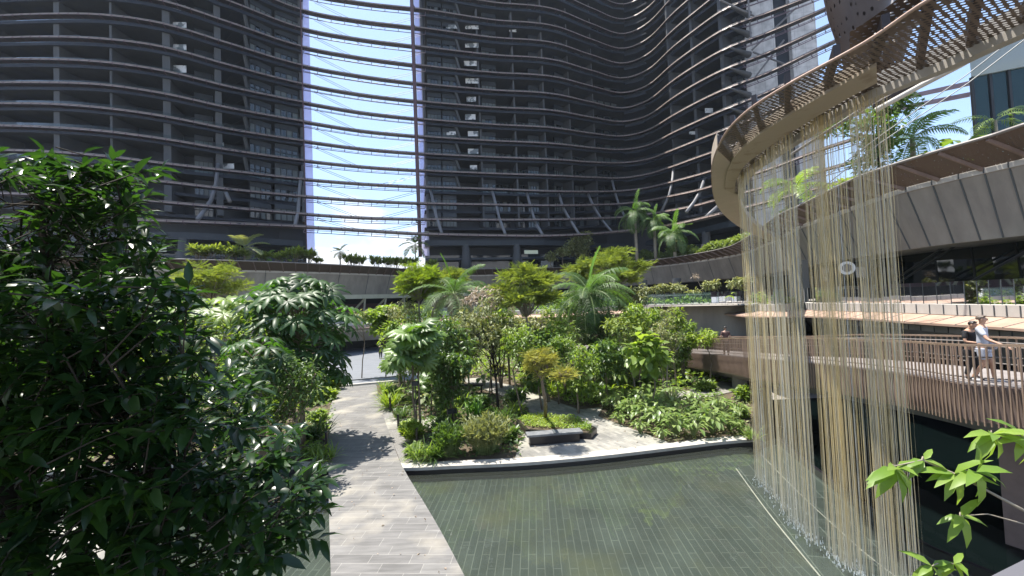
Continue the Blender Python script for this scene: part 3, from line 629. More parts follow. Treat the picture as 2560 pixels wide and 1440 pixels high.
def tower(name, label, x0, x1, fins, k0, k1, winplan, slab_d=9., back=5.2, finmat='fin', sky_glints=()):
    e = empty(name, [*wall_pt((x0 + x1) / 2, 2, 2)[:2], 12], label, 'tower'); xs = np.linspace(x0, x1, 16 if x1 - x0 < 400 else 24)
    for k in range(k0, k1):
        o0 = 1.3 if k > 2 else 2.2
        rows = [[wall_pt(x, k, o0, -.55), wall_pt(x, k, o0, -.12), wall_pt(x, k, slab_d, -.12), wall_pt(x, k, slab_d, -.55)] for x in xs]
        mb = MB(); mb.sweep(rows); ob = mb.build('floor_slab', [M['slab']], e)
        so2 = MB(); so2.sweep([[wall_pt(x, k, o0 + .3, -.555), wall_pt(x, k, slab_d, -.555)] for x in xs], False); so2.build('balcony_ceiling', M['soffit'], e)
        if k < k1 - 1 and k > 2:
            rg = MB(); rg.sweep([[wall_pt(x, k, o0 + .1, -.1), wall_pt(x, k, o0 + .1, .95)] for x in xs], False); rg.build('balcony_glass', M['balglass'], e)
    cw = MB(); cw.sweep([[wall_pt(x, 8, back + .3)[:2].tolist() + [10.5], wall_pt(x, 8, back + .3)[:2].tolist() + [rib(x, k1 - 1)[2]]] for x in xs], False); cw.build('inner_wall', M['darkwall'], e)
    for X in fins:
        X, dep, thk = X if isinstance(X, tuple) else (X, back, .32)
        f = MB(); n = ribn(X); t = np.array([-n[1], n[0]])
        a = wall_pt(X, 6, 1.6)[:2]; b = wall_pt(X, 6, dep)[:2]
        poly = [a - t * thk / 2, a + t * thk / 2, b + t * thk / 2, b - t * thk / 2]; f.prism(poly, rib(X, 1)[2], rib(X, k1 - 1)[2] - .1); f.build('fin_wall', M[finmat], e)
    for (xa, xb, o, sp) in winplan:         # one window per bay and floor
        for k in range(max(k0, 1), min(k1 - 1, 15)):
            a = wall_pt(xa, k, o, 0); b = wall_pt(xb, k, o, 0); zt = rib((xa + xb) / 2, k + 1)[2] - .6; z0 = a[2] * .5 + b[2] * .5 + .05
            if sp:
                s = MB(); zz = zt - .0; d = np.array([*(-ribn((xa + xb) / 2)), 0]); s.hexa([a * [1, 1, 0] + [0, 0, zz - .75], b * [1, 1, 0] + [0, 0, zz - .75], b * [1, 1, 0] + d * .4 + [0, 0, zz - .75], a * [1, 1, 0] + d * .4 + [0, 0, zz - .75]], [a * [1, 1, 0] + [0, 0, zz], b * [1, 1, 0] + [0, 0, zz], b * [1, 1, 0] + d * .4 + [0, 0, zz], a * [1, 1, 0] + d * .4 + [0, 0, zz]])
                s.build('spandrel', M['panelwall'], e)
            ins = np.array([*(-ribn((xa + xb) / 2)), 0]) * .1; h = zt - z0 - (.78 if sp else .25)
            if h > .4: put_window(e, a + ins, b + ins, z0, h, rnd.choice((0, 0, 1, 2, 3, 4) if sp else (1, 2, 3, 3, 0)))
    for _ in range(34):                     # odds and ends standing on the balconies
        X = rnd.uniform(x0 + 10, x1 - 10); k = rnd.randint(3, 13); q = wall_pt(X, k, 2.2 + rnd.uniform(0, 1.2), 0); sx, sz = rnd.uniform(.3, 1.3), rnd.uniform(.3, .9)
        MB().box((q[0], q[1], q[2] + sz / 2 - .12), (sx, .4, sz), rnd.uniform(0, 3)).build('balcony_furniture', rnd.choice((M['white'], M['fin'], M['darkwall'], M['bark'], M['fin'], M['teal'])), e)
    for (px, py, wpx, hpx) in sky_glints:  # bright sky reflections in the glass, put in as pale panels
        d = float(cinterp(px, XC, DC)[0]) + 1.9; s = MB(); a, b = P(px - wpx / 2, py + hpx / 2, d), P(px + wpx / 2, py + hpx / 2, d); s.hexa([a, b, b + [0, .06, 0], a + [0, .06, 0]], [a + [0, 0, hpx * d / 1000], b + [0, 0, hpx * d / 1000], b + [0, .06, hpx * d / 1000], a + [0, .06, hpx * d / 1000]]); s.build('sky_reflection_panel', M['sky_reflect'], e)
    return e
tl = tower('apartment_tower', 'dark left apartment tower with pale fin walls rising behind the near tree', -200, 757, [(-60, 6.5, .5), (105, 7.5, 1.0), (248, 8.5, .35), (402, 7.5, .9), (548, 4.2, .8), (755, 4.5, .5)], 1, NK,
           [(270, 385, 6.5, False), (425, 455, 6.5, False), (470, 532, 3.6, True), (565, 625, 5.2, False), (642, 692, 2.0, True), (700, 748, 2.0, True)],
           sky_glints=[(447, 19, 33, 13), (448, 62, 35, 15), (448, 118, 35, 16), (448, 172, 35, 19), (567, 415, 36, 13), (552, 360, 14, 10)])
tmid = tower('apartment_tower', 'dark middle apartment tower with stacked balconies right of the sky gap', 1062, 1562, [(1064, 3.5, .4), 1207, 1294, 1374, 1442, 1502], 1, NK,
           [(1070, 1106, 2.0, True), (1110, 1146, 2.0, True), (1212, 1246, 2.6, True), (1250, 1288, 4.6, False), (1300, 1330, 4.6, False), (1334, 1366, 3.2, True), (1380, 1408, 4.6, False), (1412, 1436, 3.2, True), (1448, 1496, 4.2, False), (1508, 1556, 3.6, False)],
           sky_glints=[(1180, 66, 34, 13), (1180, 112, 34, 13), (1176, 158, 32, 13), (1180, 202, 32, 13), (1178, 248, 24, 13), (1176, 292, 26, 14), (1183, 334, 26, 13), (1183, 378, 26, 13), (1184, 418, 18, 11), (1126, 66, 34, 10), (1128, 333, 24, 9), (1282, 76, 18, 8)])
trt = tower('apartment_tower', 'shaded right apartment block with sunlit fin walls beside the grey concrete wall', 1600, 1868, [(1662, 5.5, .5), (1725, 7.5, .5), (1795, 8.5, .6)], 1, NK,
           [(1606, 1655, 6., False), (1668, 1716, 4.6, False), (1738, 1786, 5.5, False), (1803, 1828, 3., True), (1832, 1862, 3., True)],
           sky_glints=[(1773, 276, 20, 12), (1735, 332, 24, 8)])
# corner infill between the middle and right blocks
ci = empty('corner_block', wall_pt(1585, 3, 6), 'unlit recessed corner block between the middle and right towers', 'building')
cm_ = MB(); cm_.sweep([[wall_pt(x, 6, 5.8)[:2].tolist() + [10.5], wall_pt(x, 6, 5.8)[:2].tolist() + [84]] for x in (1500, 1540, 1567, 1590, 1620)], False); cm_.build('wall', M['darkwall'], ci)
for k in range(1, NK):
    MB().sweep([[wall_pt(x, k, 2.4, -.5), wall_pt(x, k, 2.4, -.15), wall_pt(x, k, 6, -.15), wall_pt(x, k, 6, -.5)] for x in (1560, 1580, 1600)]).build('floor_slab', M['slab'], ci)
# tower roofs: a cap well above the picture
for tw, x0, x1 in ((tl, -200, 757), (tmid, 1062, 1562), (trt, 1600, 1868)):
    xs = np.linspace(x0, x1, 12); MB().sweep([[wall_pt(x, NK - 1, .5, .0), wall_pt(x, NK - 1, .5, .6), wall_pt(x, NK - 1, 14, .6), wall_pt(x, NK - 1, 14, 0)] for x in xs]).build('roof', M['slab'], tw)
    b = [wall_pt(x, 8, 14)[:2] for x in (x0, x1)]; f = [wall_pt(x, 8, 5.4)[:2] for x in (x0, x1)]
    s = MB()
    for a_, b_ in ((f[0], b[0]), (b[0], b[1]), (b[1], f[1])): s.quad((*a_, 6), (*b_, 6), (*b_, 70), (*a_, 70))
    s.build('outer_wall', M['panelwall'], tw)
# lobby storey of both towers: deep dark ground floor with round piers
def lobby(tw, x0, x1, piers, lit):
    s = MB(); xs = np.linspace(x0, x1, 14); s.sweep([[wall_pt(x, 0, 3.6)[:2].tolist() + [11], wall_pt(x, 0, 3.6)[:2].tolist() + [15.2]] for x in xs], False); s.build('lobby_wall', M['glassdk'], tw)
    MB().sweep([[wall_pt(x, 0, 3.4)[:2].tolist() + [14.1], wall_pt(x, 0, 1.8)[:2].tolist() + [14.1], wall_pt(x, 0, 1.8)[:2].tolist() + [14.5], wall_pt(x, 0, 3.4)[:2].tolist() + [14.5]] for x in xs]).build('lobby_canopy', M['panelwall'], tw)
    MB().sweep([[wall_pt(x, 0, 6)[:2].tolist() + [16.8], wall_pt(x, 0, 1.6)[:2].tolist() + [16.8], wall_pt(x, 0, 1.6)[:2].tolist() + [17.8], wall_pt(x, 0, 6)[:2].tolist() + [17.8]] for x in xs]).build('transfer_beam', M['panelwall'], tw)
    for X in piers:
        p = wall_pt(X, 0, 2.2); m = MB(); m.lathe((p[0], p[1], 0), [(0, 11), (1.0, 11), (1.0, 14.2), (.7, 15.6), (.7, 17)], 18); m.build('pier', M['fin'], tw, smooth=True)
    for (px, py, wpx, hpx) in lit:
        d = 57. if px < 500 else 72.; a, b = P(px - wpx / 2, py + hpx / 2, d), P(px + wpx / 2, py + hpx / 2, d); hh = hpx * d / 1000
        MB().hexa([a, b, b + [0, .05, 0], a + [0, .05, 0]], [a + [0, 0, hh], b + [0, 0, hh], b + [0, .05, hh], a + [0, .05, hh]]).build('clerestory_window', M['lit'], tw)
M['lit'] = mat('pale_clerestory', (.55, .58, .42), .5)
lobby(tl, -200, 757, [445, 640], [(370, 623, 92, 12)]); lobby(tmid, 1062, 1562, [1168, 1296], [(1328, 630, 34, 9)]); lobby(trt, 1600, 1868, [1740], [])
# slanted brackets and struts on the towers
for tw, X in ((tl, 632), (tmid, 1150)):
    for k in range(3, 14):
        a = wall_pt(X - 8, k + 1, 1.6, -.5); b = wall_pt(X + 3, k, 1.9, .9) + np.array([0, 0, 0.]); MB().beam(a, b, .34, .5).build('slanted_bracket', M['fin'], tw)
def strut(tw, pts):
    v = []
    for px, py, k in pts: v.append(P(px, py, float(cinterp(px, XC, DC)[0]) * (KF[k] if k < 4 else 1.0) + (1.0 if k > 0 else .6)))
    m = MB(); m.tube(v, .26, 8); m.build('inclined_strut', M['strut'], tw, smooth=True)
for p in ([(545, 410, 4), (540, 460, 3), (528, 500, 2), (512, 525, 1), (494, 548, 0)], [(753, 430, 3), (748, 480, 2), (745, 530, 1), (738, 562, 0)], [(560, 470, 3), (575, 505, 2)]): strut(tl, p)
for p in ([(1075, 470, 3), (1085, 512, 2), (1092, 545, 1), (1104, 582, 0)], [(1228, 470, 3), (1238, 505, 2), (1248, 545, 1), (1263, 585, 0)], [(1316, 478, 3), (1327, 520, 2), (1340, 560, 1), (1356, 586, 0)],
          [(1397, 485, 3), (1408, 520, 2), (1425, 550, 1), (1448, 586, 0)], [(1470, 485, 3), (1484, 517, 2), (1505, 550, 1), (1530, 580, 0)], [(1530, 450, 4), (1537, 480, 3), (1548, 515, 2), (1566, 548, 1), (1596, 572, 0)]): strut(tmid, p)
for p in ([(1684, 420, 4), (1680, 460, 3), (1672, 490, 2), (1654, 528, 1)], [(1762, 445, 3), (1750, 480, 2), (1735, 505, 1), (1716, 530, 0)], [(1800, 510, 1), (1762, 545, 0)]): strut(trt, p)

# pale glass end panes and the mast in the gap
def screen(px0, px1, ytop, ybot, d, label, lean=.025):
    a, b = P(px0 + lean * (ybot - 0), ybot, d), P(px1 + lean * (ybot - 0), ybot, d); h = 60
    o = MB().hexa([a, b, b + [0, .12, 0], a + [0, .12, 0]], [a + [0, 0, h], b + [0, 0, h], b + [0, .12, h], a + [0, .12, h]]).build('glass_screen', M['mauve']); tag(o, label, 'glass screen')
screen(751, 771, 0, 640, 69, 'narrow pale glass screen up the edge of the left tower')
screen(1034, 1052, 0, 640, 75, 'narrow pale glass screen up the edge of the middle tower', .035)
mst = empty('mast', P(1051, 640, 69), 'tall red brown steel mast standing in the sky gap', 'mast')
bb = P(1051, 642, 69); MB().tube([bb, bb + [0, 0, 60]], .33, 12).build('pole', M['mast'], mst)
ms2 = MB()
for k in range(0, NK):
    p = rib(1038, k); ms2.beam((bb[0], bb[1], p[2] - .6), p + [0, 0, -.4], .12)
ms2.build('arm', M['mast'], mst)
b2 = P(767, 642, 66); mp_ = empty('thin_pole', b2, 'thin red brown pole beside the left tower edge', 'pole'); MB().tube([b2, b2 + [0, 0, 58]], .10, 8).build('pole', M['mast'], mp_)
for j, (sgn, xa, xb, nm) in enumerate(((1, 775, 900, 'left'), (-1, 1048, 930, 'right'))):
    c = MB()
    for k in range(1, 14):
        a = rib(xa, k) + [0, 1.5, -.4]; b = rib(xb, k - 1) + [0, 1.5, 0]; c.tube([a, b], .035, 4, False); c.tube([a + [0, 0, -.3], b + [0, .4, -.25]], .035, 4, False)
    tag(c.build('stay_cable', M['ladder']), f'thin diagonal stay cables crossing the {nm} side of the sky gap', 'cable')
# grey concrete tower behind the bands on the right
cz = P(1955, 640, 66); ct = empty('concrete_tower', [cz[0], cz[1], 0], 'pale grey concrete tower wall with one dark vertical strip', 'tower')
def cwall(nm, pa, pb, da, db, m, o=0.):
    a, b = P(pa, 640, da), P(pb, 640, db); d = np.array([0, 8., 0]); a[1] += o; b[1] += o
    MB().prism([a[:2], b[:2], b[:2] + d[:2], a[:2] + d[:2]], 0, 74).build(nm, m, ct)
M['panelconc'] = tiled('joined_concrete', (.50, .49, .48), (.55, .54, .53), (.30, .29, .29), 1.6, 3.1, 0, .02, .7, 0)
def vert_tiles(m):                          # map the joints on to upright walls (x, z)
    t = m.node_tree
    for n in t.nodes:
        if n.type == 'TEX_BRICK':
            l0 = n.inputs['Vector'].links[0].from_node; c = t.nodes.new('ShaderNodeCombineXYZ'); s = t.nodes.new('ShaderNodeSeparateXYZ'); g = t.nodes.new('ShaderNodeNewGeometry')
            t.links.new(g.outputs['Position'], s.inputs[0]); t.links.new(s.outputs['X'], c.inputs['X']); t.links.new(s.outputs['Z'], c.inputs['Y']); t.links.new(c.outputs[0], n.inputs['Vector'])
vert_tiles(M['panelconc'])
cwall('wall', 1893, 1972, 68, 67, M['panelconc']); cwall('window_strip', 1972, 2014, 67, 66.5, M['darkwall'], .8); cwall('wall', 2014, 2078, 66.5, 66, M['panelconc'])
for k in range(4, 14):
    y = float(cinterp(1850, XC, YT[k])[0]); a = P(1826 , y + 16, 64); b = P(1872, y + 34, 66); m = MB(); m.tube([a, b], [.12, .55], 10); m.build('cone_bracket', M['fin'], ct, smooth=True)
for (xa, ya, xb, yb) in ((1885, 40, 1800, 0), (1880, 125, 1990, 20), (1878, 110, 1870, -10), (1890, 190, 1960, 100), (1882, 130, 1975, 165)):
    MB().tube([P(xa, ya, 64), P(xb, yb, 63)], .14, 8).build('brace', M['strut'], ct)
# ================================================================== TERRACE RINGS
def PZ(px, d, z):                           # point at depth d and height z that lies on photo column px
    u = (px - 1280) / FPX; h = z - EYE; return np.array([(u * (d * Fv[1] + h * Fv[2]) - d * Rv[1] - h * Rv[2]) / Rv[0], d, z])
ring_px = [(0, 668), (140, 670), (450, 672), (712, 677), (921, 684), (1042, 689), (1178, 687), (1320, 684), (1450, 680), (1601, 668), (1720, 655), (1844, 635), (1914, 609), (1955, 589), (2005, 562), (2070, 539), (2130, 516), (2241, 475), (2400, 433), (2560, 395), (2800, 335)]
ring = smooth([np.array([-48, 18, 11.])] + [G(x, y, 11) for x, y in ring_px] + [np.array([25, 6.5, 11.])], 5)
M['fasciapanel'] = noisy('fascia_panel', (.21, .19, .165), (.30, .275, .235), .8, .7, stretch=(1, 1, .3))
tr_ = empty('roof_terrace', ring[40], 'long curved roof terrace deck with pale coping and leaning concrete fascia round the courtyard', 'terrace')
MB().sweep(sweep_h(ring, [(0, -.28), (-.10, -.28), (-.10, .10), (.35, .10), (.35, -.28)], 1)).build('coping', M['conc_pale'], tr_)
MB().sweep(sweep_h(ring, [(-.03, -.283), (.95, -3.1), (12, -2.9), (12, -.05), (.3, -.05)], 1))
gm_ = MB().sweep(sweep_h(ring, [(-.03, -.283), (.95, -3.1), (12, -2.9), (12, -.05), (.3, -.05)], 1)); gm_.cm = 1
for i in range(3, len(ring) - 1, 2):
    q = sweep_h(ring[i - 1:i + 2], [(-.045, -.3), (.935, -3.09), (-.105, .09), (-.105, -.27)], 1)[1]; gm_.beam(q[0], q[1], .05, .05); gm_.beam(q[2], q[3], .05, .03)
gm_.build('fascia', [M['fasciapanel'], M['steel']], tr_)
aw = MB(); aw.sweep(sweep_h(ring, [(-1.55, .84), (-1.55, .90), (-.12, .02), (-.12, -.04)], 1)); aw.cm = 1
ae = MB(); ae.tube([tuple(r[0]) for r in sweep_h(ring, [(-1.6, .90)], 1)], .07, 6); ae.build('awning_edge_tube', M['edge'], tr_)
ab = aw
cumr = np.concatenate([[0], np.cumsum([np.linalg.norm((ring[i] - ring[i - 1])[:2]) for i in range(1, len(ring))])])
RA = np.array(ring)
def ring_at(s, o=0., dz=0., path=RA, cum=cumr):
    p = np.array([np.interp(s, cum, path[:, j]) for j in range(3)]); a = np.array([np.interp(s + .5, cum, path[:, j]) for j in range(2)]); b = np.array([np.interp(s - .5, cum, path[:, j]) for j in range(2)]); t = norm(a - b)
    return np.array([p[0] - t[1] * o, p[1] + t[0] * o, p[2] + dz]), t
for s in np.arange(1, cumr[-1] - 1, 1.5): ab.beam(ring_at(s, -1.55, .80)[0], ring_at(s + .6, -.14, -.10)[0], .09, .16)
ab.build('louvre_awning', [M['mesh'], M['rust']], tr_)
rl = MB(); rl.sweep(sweep_h(ring, [(.30, .1), (.30, 1.15)], 1), False); rl.build('glass_railing', M['rail'], tr_)
rt = MB(); rt.tube([tuple(r[0]) for r in sweep_h(ring, [(.30, 1.17)], 1)], .035, 6); rt.build('handrail', M['steel'], tr_)
# back of the podium under the terrace
pdm = empty('podium_building', ring[45], 'dark recessed podium storeys under the roof terrace', 'building')
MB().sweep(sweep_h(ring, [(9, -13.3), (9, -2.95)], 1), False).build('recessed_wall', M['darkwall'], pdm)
lf = [r for r in ring if 600 < 1280 + FPX * r[0] / r[1] < 1250]
MB().sweep(sweep_h(lf, [(1.1, -3.75), (.8, -3.75), (.8, -3.12), (1.1, -3.12)], 1)).build('pale_beam', M['limebeam'] if 'limebeam' in M else M.setdefault('limebeam', noisy('pale_beam_paint', (.42, .41, .30), (.5, .48, .36), 1, .6)), pdm)
vs = None
for i in range(1, len(lf) - 1, 2):
    a = sweep_h(lf[i - 1:i + 2], [(1.0, -3.75), (2.6, -5.6)], 1)[1]; MB().beam(a[0], np.array(a[1]) + [.8, 0, 0], .25, .25).beam(a[0], np.array(a[1]) - [.8, 0, 0], .25, .25).build('v_strut', M['limebeam'], pdm)
MB().sweep(sweep_h(lf, [(3.4, -4.5), (3.4, -5.9), (3.6, -5.9), (3.6, -4.5)], 1)).build('slatted_screen', M['mast'], pdm)
MB().sweep(sweep_h(lf, [(4.4, -5.2), (4.4, -8.3), (4.6, -8.3), (4.6, -5.2)], 1)).build('sky_bright_panel', noisy('painted_sky_brightness', (.40, .45, .50), (.55, .60, .64), .5, .2), pdm)  # pale panel stands for a sky-bright opening, its brightness painted in
for px, d in ((1615, 53), (1700, 51), (2010, 33)):
    p = PZ(px, d, 0); MB().lathe((p[0], p[1], -1.3), [(.55, 0), (.55, 9.3)], 20).build('column', M['fin'], pdm, smooth=True)

mid_pd = [(300, 46), (560, 47), (850, 52), (1000, 55), (1200, 53), (1400, 49), (1549, 43.5), (1660, 40), (1775, 37), (1850, 33), (1910, 29), (1955, 28), (1985, 29.5)]
midL = smooth([PZ(x, d, 4.94 - (.9 if x < 1200 else .35 if x < 1500 else 0)) for x, d in mid_pd], 5)
midR = smooth([PZ(x, d, 4.94) for x, d in [(2006, 30.5), (2030, 27.8), (2070, 26.3), (2140, 24.2), (2240, 21.7), (2400, 18.2), (2560, 15.8), (2800, 13), (3300, 9.5)]], 5)
for path, nm, lab in ((midL, 'middle_terrace', 'planted middle terrace with glass railing and copper awning winding behind the garden'), (midR, 'restaurant_terrace', 'right terrace with glass railing and copper awning in front of the dark restaurant glazing')):
    t = empty(nm, path[len(path) // 2], lab, 'terrace')
    MB().sweep(sweep_h(path, [(.1, -.42), (-.05, -.43), (-1.25, -.74), (-1.25, -.84), (-.05, -.62), (.1, -.62)], 1)).build('copper_awning', M['awning'], t)
    MB().sweep(sweep_h(path, [(.15, -1.3), (.02, -1.3), (.02, -1.02), (.15, -1.02)], 1)).build('lower_coping', M['conc_pale'], t)
    MB().sweep(sweep_h(path, [(.25, -.45), (.12, -.64), (.12, -1.0), (.10, -1.32), (.9, -2.55), (11, -2.45), (11, -.05), (.3, -.05)], 1)).build('slab', M['fasciapanel'], t)
    MB().sweep(sweep_h(path, [(.22, .05), (.22, 1.12)], 1), False).build('glass_railing', M['rail'], t)
    h = MB(); h.tube([tuple(r[0]) for r in sweep_h(path, [(.28, .93)], 1)], .035, 6)
    h.build('handrail', M['steel'], t)
    pj = MB().sweep(sweep_h(path, [(-.12, -.42), (-.12, .06), (.40, .06), (.40, -.42)], 1)); pj.cm = 1
    for i in range(1, len(path) - 1):
        q = sweep_h(path[i - 1:i + 2], [(-.13, -.40), (-.13, .05), (.22, .06), (.22, 1.1), (.01, -1.29), (.01, -1.03), (-.03, -.425), (-1.26, -.745)], 1)[1]; pj.beam(q[0], q[1], .04, .03); pj.beam(q[4], q[5], .04, .03); pj.beam(q[2], q[3], .03, .02)
        if i % 2: pj.beam(q[6], q[7], .03, .03)
    pj.build('coping', [M['conc_pale'], M['steel']], t)
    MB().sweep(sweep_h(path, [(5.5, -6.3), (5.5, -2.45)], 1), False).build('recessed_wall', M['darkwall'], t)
# restaurant glazing
rg_ = [p for p in midR]; rst = empty('restaurant_building', midR[10], 'dark reflecting restaurant glazing under the leaning concrete fascia on the right', 'building')
front = smooth([PZ(x, d, 4.94) for x, d in [(1985, 38), (2060, 34), (2180, 30), (2350, 24.5), (2560, 20.5), (3000, 15)]], 4)
M['restglass'] = mat('restaurant_glass', (.008, .012, .012), .03, 0, 1.0)
MB().sweep([[(p[0], p[1], 4.9), (p[0] + .25, p[1] + .5, 9.6)] for p in front], False).build('glass_wall', M['restglass'], rst)
for i in range(0, len(front), 2): p = front[i]; MB().beam((p[0], p[1] - .05, 4.9), (p[0] + .25, p[1] + .45, 9.6), .07, .07).build('mullion', M['frame'], rst)
dg = MB()
for dz in (0, .28):
    dg.tube([P(2235, 700 + 50 * dz, 25.5), P(2470, 545 + 60 * dz, 20.2)], .06, 8)
dg.tube([P(2425, 705, 19), P(2580, 620, 16.5)], .06, 8)
dg.build('inclined_tube', M['frame'], rst)
for px, py, wpx, hpx in ((2020, 715, 14, 130), (2052, 720, 12, 150), (1998, 700, 16, 110)):
    a = P(px, py + hpx / 2, 32); MB().box((a[0], a[1], a[2] + hpx * .032 / 2), (wpx * .032, .1, hpx * .032)).build('louvred_shutter', M['conc'] if px != 2052 else M['darkwall'], rst)
sg = P(2117, 670, 26); sgn = empty('round_sign', sg, 'round white sign hanging behind the falling water', 'sign')
dm = MB()
def disc(mb, c, r, th, nd, n=28):
    nd = Vector(nd).normalized(); u = nd.cross(Vector((0, 0, 1))).normalized(); v = u.cross(nd); lo = [Vector(c) + (u * math.cos(2 * math.pi * k / n) + v * math.sin(2 * math.pi * k / n)) * r for k in range(n)]; mb.hexa([p for p in lo], [p + nd * th for p in lo])
disc(dm, sg, .43, .06, (-.55, -.8, 0)); dm.build('disc', M['white'], sgn)
d2 = MB(); disc(d2, sg + np.array([-.035, -.05, 0]), .26, .02, (-.55, -.8, 0)); disc(d2, sg + np.array([-.05, -.07, 0]), .12, .02, (-.55, -.8, 0)); d2.build('motif', M['edge'], sgn)
MB().tube([sg + [0, .03, .43], sg + [0, .03, 2.6]], .015, 5).build('hanger', M['steel'], sgn)

# ================================================================== FOOTBRIDGE
bst = [(1400, 42, .75), (1500, 39.5, .95), (1600, 35.6, 1.2), (1680, 31.5, 1.5), (1750, 27.4, 1.86), (1820, 23.6, 2.25), (1900, 19.9, 2.62), (2050, 16.2, 2.95), (2262, 12.7, 3.18), (2400, 10.9, 3.28), (2560, 9.7, 3.38), (2800, 7.9, 3.45), (3300, 5.8, 3.5), (4400, 3.6, 3.5)]
bn = smooth([PZ(x, d, z) for x, d, z in bst], 5); BW = 3.3
bq = empty('footbridge', bn[40], 'bronze footbridge with tall vertical balusters curving down to the garden', 'footbridge')
MB().sweep(sweep_h(bn, [(.12, -.12), (.12, 0), (BW - .1, 0), (BW - .1, -.12)], 1)).build('deck', M['deck'], bq)
MB().sweep(sweep_h(bn, [(.10, -.98), (.02, -.02), (.10, -.02), (.16, -.98)], 1)).build('edge_fascia', M['rust'], bq)
MB().sweep(sweep_h(bn, [(.2, -.95), (.25, -.13), (BW - .25, -.13), (BW - .2, -.95), (BW - 1.1, -1.5), (1.1, -1.5)], 1)).build('underside', M['conc'], bq)
for o, nm in ((0.0, 'near_rail'), (BW, 'far_rail')):
    r1 = MB(); r1.sweep(sweep_h(bn, [(o - .03, 1.0), (o - .03, 1.06), (o + .05, 1.06), (o + .05, 1.0)], 1)); r1.build('handrail', M['slat'], bq)
    r2 = MB()
    for z in (.72, .18): r2.tube([tuple(r[0]) for r in sweep_h(bn, [(o + .05, z)], 1)], .02, 6)
    r2.build('cross_rail', M['edge'], bq)
BNA = np.array(bn); cb = np.concatenate([[0], np.cumsum(np.linalg.norm(np.diff(BNA[:, :2], axis=0), axis=1))])
def br_at(s, o):
    p = np.array([np.interp(s, cb, BNA[:, j]) for j in range(3)]); a, b = [np.array([np.interp(s + dd, cb, BNA[:, j]) for j in range(2)]) for dd in (.3, -.3)]; t = norm(a - b); return np.array([p[0] - t[1] * o, p[1] + t[0] * o, p[2]])
bal = MB(); bal.hexa([(-.016, -.016, -1.05), (.016, -.016, -1.05), (.016, .016, -1.05), (-.016, .016, -1.05)], [(-.016, -.016, 1.0), (.016, -.016, 1.0), (.016, .016, 1.0), (-.016, .016, 1.0)])
balo = bal.build('baluster', M['slat'], bq, local=False); first = True; rest = MB(); nb = 0
for s in np.arange(cb[-1] - 1, 1, -.125):
    p = br_at(s, -.02); u = (p[0] * Rv[0] + p[1] * Rv[1]) / (p[1])
    if u < 1.32 and nb < 100:
        o = balo if first else link('baluster', balo.data, bq); first = False; o.location = tuple(p - np.array(bq.location)); nb += 1
    else: rest.box((p[0], p[1], p[2] - .02), (.024, .024, 2.04))
for s in np.arange(cb[-1] - 1, 1, -.18):
    p = br_at(s, BW + .02); rest.box((p[0], p[1], p[2] + .45), (.03, .03, 1.1))
ro = rest.build('baluster', M['slat'], bq); ro['kind'] = 'stuff'
for px, d in ((1812, 24.8), (1640, 35)):
    p = PZ(px, d, 0) + [1.1, .3, 0]; MB().lathe((p[0], p[1], -1.3), [(.42, 0), (.42, 2.9)], 20).build('pier', M['conc'], bq, smooth=True)
pp_ = PZ(2520, 11.5, 0); MB().box((pp_[0] + 1.2, pp_[1] + .2, .2), (3.0, .9, 3.6), .5).build('wall_pier', M['rust'], bq)
lit_ = MB(); lit_.tube([br_at(s, BW - .35) + [0, 0, .9] for s in np.arange(8, cb[-1] - 4, 1.5)], .02, 5); lit_.build('far_light_rail', M['edge'], bq)

# ================================================================== RAIN CANOPY
oc = smooth([G(3300, -520, 10), G(2560, -110, 10), G(2330, 0, 10), G(2160, 112, 10), G(1970, 215, 10), G(1855, 292, 10), G(1800, 362, 10), G(1780, 440, 10), G(1797, 520, 10), G(1850, 568, 10), G(1915, 600, 10)], 6)
ic = smooth([G(3300, -250, 10), G(2560, 62, 10), G(2370, 150, 10), G(2160, 240, 10), G(1998, 337, 10), G(1920, 390, 10), G(1868, 430, 10), G(1850, 480, 10), G(1862, 530, 10), G(1905, 575, 10), G(1960, 602, 10)], 6)
cnp = empty('rain_canopy', ic[24], 'curved perforated bronze canopy ring with stained soffit that lets the water fall', 'canopy')
def lay(a, b, z0, z1, i0, i1): 
    rows = []
    for i in range(i0, i1):
        p = oc[i] * (1 - a) + ic[i] * a; q = oc[i] * (1 - b) + ic[i] * b; rows.append([(p[0], p[1], p[2] + z0), (q[0], q[1], q[2] + z0), (q[0], q[1], q[2] + z1), (p[0], p[1], p[2] + z1)])
    return rows
n_ = len(oc)
MB().sweep([r[:2] for r in lay(0, .46, 0, 0, 0, 38)], False).build('perforated_panel', M['mesh_open'], cnp)
MB().sweep([r[:2] for r in lay(.46, 1, 0, 0, 0, 18)], False).build('perforated_panel', M['mesh_open'], cnp)
MB().sweep([r[:2] for r in lay(0, .45, .35, 0, 0, 20)], False).build('upper_mesh', M['mesh'], cnp)
MB().sweep(lay(.42, .78, -.06, .22, 17, 44)).build('stained_soffit', M['stain'], cnp)
MB().sweep([r[:2] for r in lay(.78, 1, .02, 0, 17, 44)], False).build('inner_perforated_panel', M['mesh'], cnp)
MB().sweep(lay(0, .62, -.02, .5, 37, n_)).build('tan_cladding', M['tan'], cnp)
MB().sweep(lay(.60, 1, .0, .3, 43, n_)).build('tan_soffit', M['tan'], cnp)
MB().tube([tuple(p + [0, 0, .03]) for p in oc], .03, 8).build('outer_tube', M['awning'], cnp)
MB().sweep([[(p[0] - .08, p[1], p[2] - .16), (p[0] + .14, p[1], p[2] - .16), (p[0] + .14, p[1], p[2] + .3), (p[0] - .08, p[1], p[2] + .3)] for p in ic[:44]]).build('inner_beam', M['conc_warm'], cnp)
rb_ = MB()
